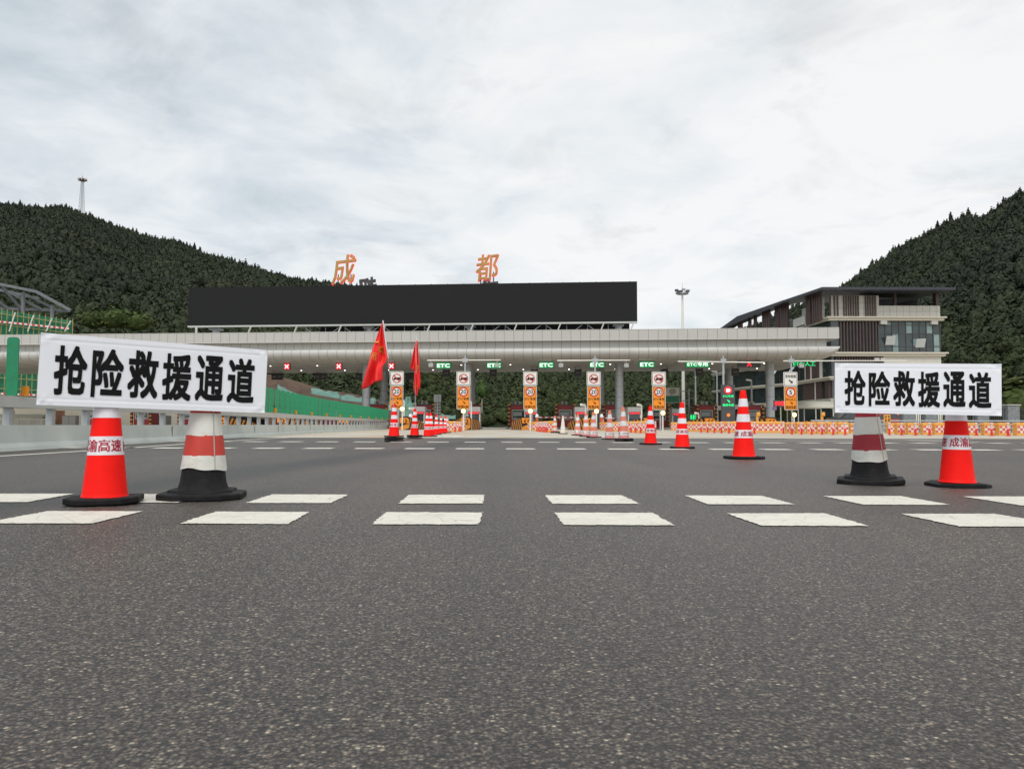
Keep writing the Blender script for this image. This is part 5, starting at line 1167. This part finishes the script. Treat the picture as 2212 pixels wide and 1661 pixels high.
r = random.Random(5); pts = [((a + b) / 2 + .42 * (1 + .25 * r.uniform(-1, 1)) * math.cos(q) * (1 if math.cos(q) > 0 else .8), (zt + zm) / 2 + .36 * (1 + .25 * r.uniform(-1, 1)) * math.sin(q)) for q in np.linspace(0, 2 * PI, 14)[:-1]]
MB().prism(pts, -.035, -.021).build('map_outline', mat('map_tan', (.42, .42, .33)), t)
d = 84; t = thing('speed_sign', 'small round 20 speed sign between faded cones and clean red cones', 'road sign', (ux(1371) * d, d, 0)); z = P(1371, 898, d).z
MB().tube((0, .06, 0), (0, .06, z), .035, n=8).build('post', 'steel', t); MB().disc(0, z, .21, -.02, .0).build('plate', 'plate', t); MB().ring(0, z, .27, .19, -.03, 0.01).build('ring', 'signred', t); text(MB(), '20', 0, z, .26, .2, -.032, .02).build('figure', 'ink', t)
d = 46; t = thing('emergency_sign', 'small yellow emergency lane sign with four characters under the right board', 'road sign', (ux(1916) * d, d, 0)); z0, z1 = P(1916, 913, d).z, P(1916, 895.5, d).z; h = z1 - z0
MB().box(-.2, .2, 0, .03, z0, z1).build('plate', 'yellowplastic', t, bevel=.01); MB().tube((0, .06, 0), (0, .06, z1 - .1), .03, n=8).build('post', 'steel', t)
mb = MB(); [text(mb, c, a * .09, (z0 + z1) / 2 + b * h * .22, .13, h * .36, -.006, .015) for c, a, b in (('应', -1, 1), ('急', -1, -1), ('专', 1, 1), ('用', 1, -1))]; mb.build('lettering', 'ink', t)
d = 70; x = ux(1687) * d; z0, z1 = P(1687, 877, d).z, P(1687, 866, d).z; t = thing('led_text_sign', 'red lit text display behind the orange 5 sign', 'electronic sign', (x, d, 0))
MB().box(-.62, .62, 0, .2, z0 - .05, z1 + .05).build('case', 'darksteel', t); text(MB(), '停车缴费', 0, (z0 + z1) / 2, 1.15, (z1 - z0) * .9, -.02, .03).build('lettering', 'ledred', t); MB().tube((0, .1, 0), (0, .1, z0), .06, n=8).build('post', 'steel', t)
for px, d, lb in ((1497, 80, 'green lit fee display left of the largest toll kiosk'), (1601, 76, 'green lit fee display right of the electronic board')):
    x = ux(px) * d; z = P(px, 901, d).z; t = thing('fee_display', lb, 'electronic sign', (x, d, 0), 0, 'green lit fee displays'); MB().box(-.36, .36, 0, .2, z - .6, z + .42).build('case', 'darksteel', t); text(MB(), '请 通行', 0, z, .62, .5, -.02, .03).build('lettering', 'ledgreen', t); MB().cbox((0, .1, 0), .12, .1, z - .6).build('post', 'steel', t)
# beacons on orange stands
for px, d, lb, w in ((867 + 20, 70, 'orange stand with white beacon between the flag cones', .22), (1160, 71, 'orange stand with white beacon right of the third lane sign', .2), (1299.5, 71, 'orange stand with white beacon right of the fourth lane sign', .2)):
    z = P(px, 896, d).z; t = thing('beacon', lb, 'beacon', (ux(px) * d, d, 0), 0, 'orange beacon stands'); MB().lathe([(w, 0), (w, .08), (w * .7, .15), (w * .62, z - .25)], 16).build('stand', mat('beacon_orange', (.62, .10, .03)), t, True); MB().lathe([(w * .8, z - .25), (w * .85, z - .1), (w * .5, z + .05), (.02, z + .1)], 16).build('dome', 'band', t, True)
# stone wall, fence, guard rail on the right
D_ = 49.0; xa, xb = ux(1835) * D_, ux(2420) * D_; t = thing('stone_wall', 'low grey stone wall with square pillars behind the right barriers', 'wall', (xa, D_, 0))
MB().box(0, xb - xa, 0, .4, 0, .62).build('base_wall', 'stone', t, bevel=.02)
for px in (1962, 2010, 2062, 2122, 2188, 2260, 2340):
    x = ux(px) * D_ - xa; MB().box(x - .37, x + .37, -.1, .52, .625, 1.72).build('pillar', 'stone', t, bevel=.02); MB().box(x - .44, x + .44, -.16, .58, 1.722, 1.80).build('pillar_cap', 'kerb', t, bevel=.015)
t = thing('iron_fence', 'black iron bar fence between the stone pillars', 'fence', (xa, D_ + .2, 0)); mb = MB(); x = .0
while x < xb - xa: mb.box(x - .014, x + .014, -.014, .014, .62, 1.58); x += .13
mb.build('bars', 'darksteel', t); MB().box(0, xb - xa, -.02, .02, 1.45, 1.49).box(0, xb - xa, -.021, .021, .74, .78).build('rails', 'darksteel', t)
t = thing('guard_rail', 'grey steel guard rail in front of the stone wall', 'guard rail', (xa, 47.6, 0))
for z in (.30, .52, .74): MB().box(-3, xb - xa, -.04, .04, z - .05, z + .04).build('rail', 'steel', t, bevel=.02)
for x in np.arange(-2.5, xb - xa, 2.0): MB().box(x - .05, x + .05, .045, .14, 0, .8).build('post', 'steel', t)
# pale awning in front of the office
d = 80; xa, xb = ux(1722) * d, ux(1802) * d; t = thing('vaulted_awning', 'pale membrane car shelter in front of the office building', 'shelter', (xa, d, 0)); mb = MB(); vs = []
for j in range(9):
    q = PI * (.08 + .84 * j / 8)
    for i in range(2): vs.append((i * (xb - xa), 1.6 - 1.9 * math.cos(q), 2.0 + 1.0 * math.sin(q)))
mb.add(vs, [(2 * j, 2 * j + 1, 2 * j + 3, 2 * j + 2) for j in range(8)]); o = mb.build('membrane', 'membrane', t, True); s = o.modifiers.new('solid', 'SOLIDIFY'); s.thickness = .05
for x in (.1, (xb - xa) / 2, xb - xa - .1):
    for y in (0, 3.2): MB().tube((x, y, 0), (x, y, 2.2), .06, n=8).build('post', 'white', t)
mb = MB()
for i in range(3): mb.tube((xb - xa - .05, .0, 2.05), (xb - xa - .05, 1.6 - 1.2 * (i - 1), 2.95), .04, n=6)
mb.build('end_frame', 'white', t)
# parked cars
def car(loc, rz, label, paint, lights=False):
    t = thing('car', label, 'car', loc, rz, 'cars at the toll plaza')
    side = [(-2.2, .32), (-2.25, .62), (-2.1, .86), (-1.25, .98), (-.62, 1.42), (.75, 1.46), (1.55, 1.08), (2.1, 1.0), (2.22, .7), (2.2, .34)]
    b = MB().prism(side, -.86, .86); b.v = [(x, y * (1 - .22 * max(0, (z - .98) / .48)), z) for x, y, z in b.v]; b.build('body', paint, t, True, bevel=.04, sharp=35)
    for s in (-1, 1):
        g = MB(); yy = lambda z: s * (.86 * (1 - .22 * max(0, (z - .98) / .48)) + .006); pts = [(-1.08, 1.0), (-.58, 1.37), (.0, 1.39), (.0, 1.0)]; pts2 = [(.08, 1.0), (.08, 1.39), (.66, 1.40), (1.28, 1.05)]
        for q in (pts, pts2): g.add([(x, yy(z), z) for x, z in q], [tuple(range(4)) if s < 0 else (3, 2, 1, 0)])
        g.build('side_window', 'glass', t)
    MB().add([(-1.20, -.70, 1.005), (-1.20, .70, 1.005), (-.66, .60, 1.405), (-.66, -.60, 1.405)], [(0, 1, 2, 3)]).build('windscreen', 'glass', t, loc=(-.015, 0, .01))
    for x in (-1.38, 1.36):
        for s in (-1, 1):
            w = MB().tube((x, s * .70, .33), (x, s * .885, .33), .33, n=24).build('wheel', 'rubber', t); MB().tube((x, s * .70, .33), (x, s * .893, .33), .20, n=18).build('rim', 'steel', w)
    for s in (-1, 1):
        MB().box(-2.27, -2.1, s * .62 - .18, s * .62 + .18, .64, .78).build('headlight', 'lampwhite' if lights else 'band', t, bevel=.03); MB().box(2.1, 2.25, s * .66 - .14, s * .66 + .14, .72, .88).build('tail_light', 'ledredbg', t, bevel=.03)
car((ux(1836) * 60, 60, 0), R(6), 'black car seen over the barriers left of the right board', 'carblack'); car((ux(1905) * 64, 64, 0), R(12), 'red car seen between the cones of the right board', 'carred'); car((ux(530) * 82, 82, 0), R(62), 'dark car with lit headlights behind the left barrier', 'carblack', True)
# far left under the canopy: wrapped columns, cabinets, pale shelter
for px, d, lb in ((22, 98, 'terracotta wrapped column seen through the barrier at the left edge'), (131, 98, 'terracotta wrapped column right of the grey canopy column'), (88, 104, 'terracotta wrapped column between the two others')):
    t = thing('wrapped_column', lb, 'column', (ux(px) * d, d, 0), 0, 'terracotta wrapped columns'); MB().lathe([(.52, 0), (.52, 2.15)], 20).build('shaft', 'terra', t, True); MB().lathe([(.62, 0), (.62, .5)], 20).build('foot', 'kerb', t)
for px, w, lb in ((150, 1.6, 'grey cabinet left of the red cone of the left board'), (353, 1.35, 'grey two door cabinet behind the barrier between the left cones'), (480, 1.2, 'grey cabinet behind the right cone of the left board')):
    d = 90; t = thing('cabinet', lb, 'cabinet', (ux(px) * d, d, 0), 0, 'grey equipment cabinets'); MB().box(-w / 2, w / 2, 0, .7, .1, 1.45).build('body', 'grey', t, bevel=.02)
    for s in (-1, 1): MB().box(s * w / 4 - w / 4 + .04, s * w / 4 + w / 4 - .04, -.02, -.001, .2, 1.36).build('door', 'ac', t, bevel=.01)
d = 92; xa, xb = ux(-60) * d, ux(92) * d; t = thing('low_shelter', 'low pale vaulted shelter behind the barrier at the left edge', 'shelter', (xa, d, 0)); mb = MB(); vs = []
for j in range(7):
    q = PI * (.1 + .8 * j / 6)
    for i in range(2): vs.append((i * (xb - xa), 1.4 - 1.6 * math.cos(q), .9 + .75 * math.sin(q)))
mb.add(vs, [(2 * j, 2 * j + 1, 2 * j + 3, 2 * j + 2) for j in range(6)]); o = mb.build('membrane', 'membrane', t, True); s = o.modifiers.new('solid', 'SOLIDIFY'); s.thickness = .05
mb = MB()
for x in np.linspace(.05, xb - xa - .05, 7): mb.box(x - .04, x + .04, -.1, -.02, 0, 1.15)
mb.build('front_posts', 'white', t); MB().box(0, xb - xa, .3, 2.4, 0, .95).build('side_sheet', 'membrane', t)
d = 103; xa, xb = ux(-60) * d, ux(470) * d; t = thing('site_wall', 'low pale rendered wall at the back of the left lanes', 'wall', (xa, d, 0)); MB().box(0, xb - xa, 0, .3, 0, 2.6).build('panel', 'cornice', t); MB().box(0, xb - xa, -.05, .35, 2.602, 2.7).build('coping', 'kerb', t)
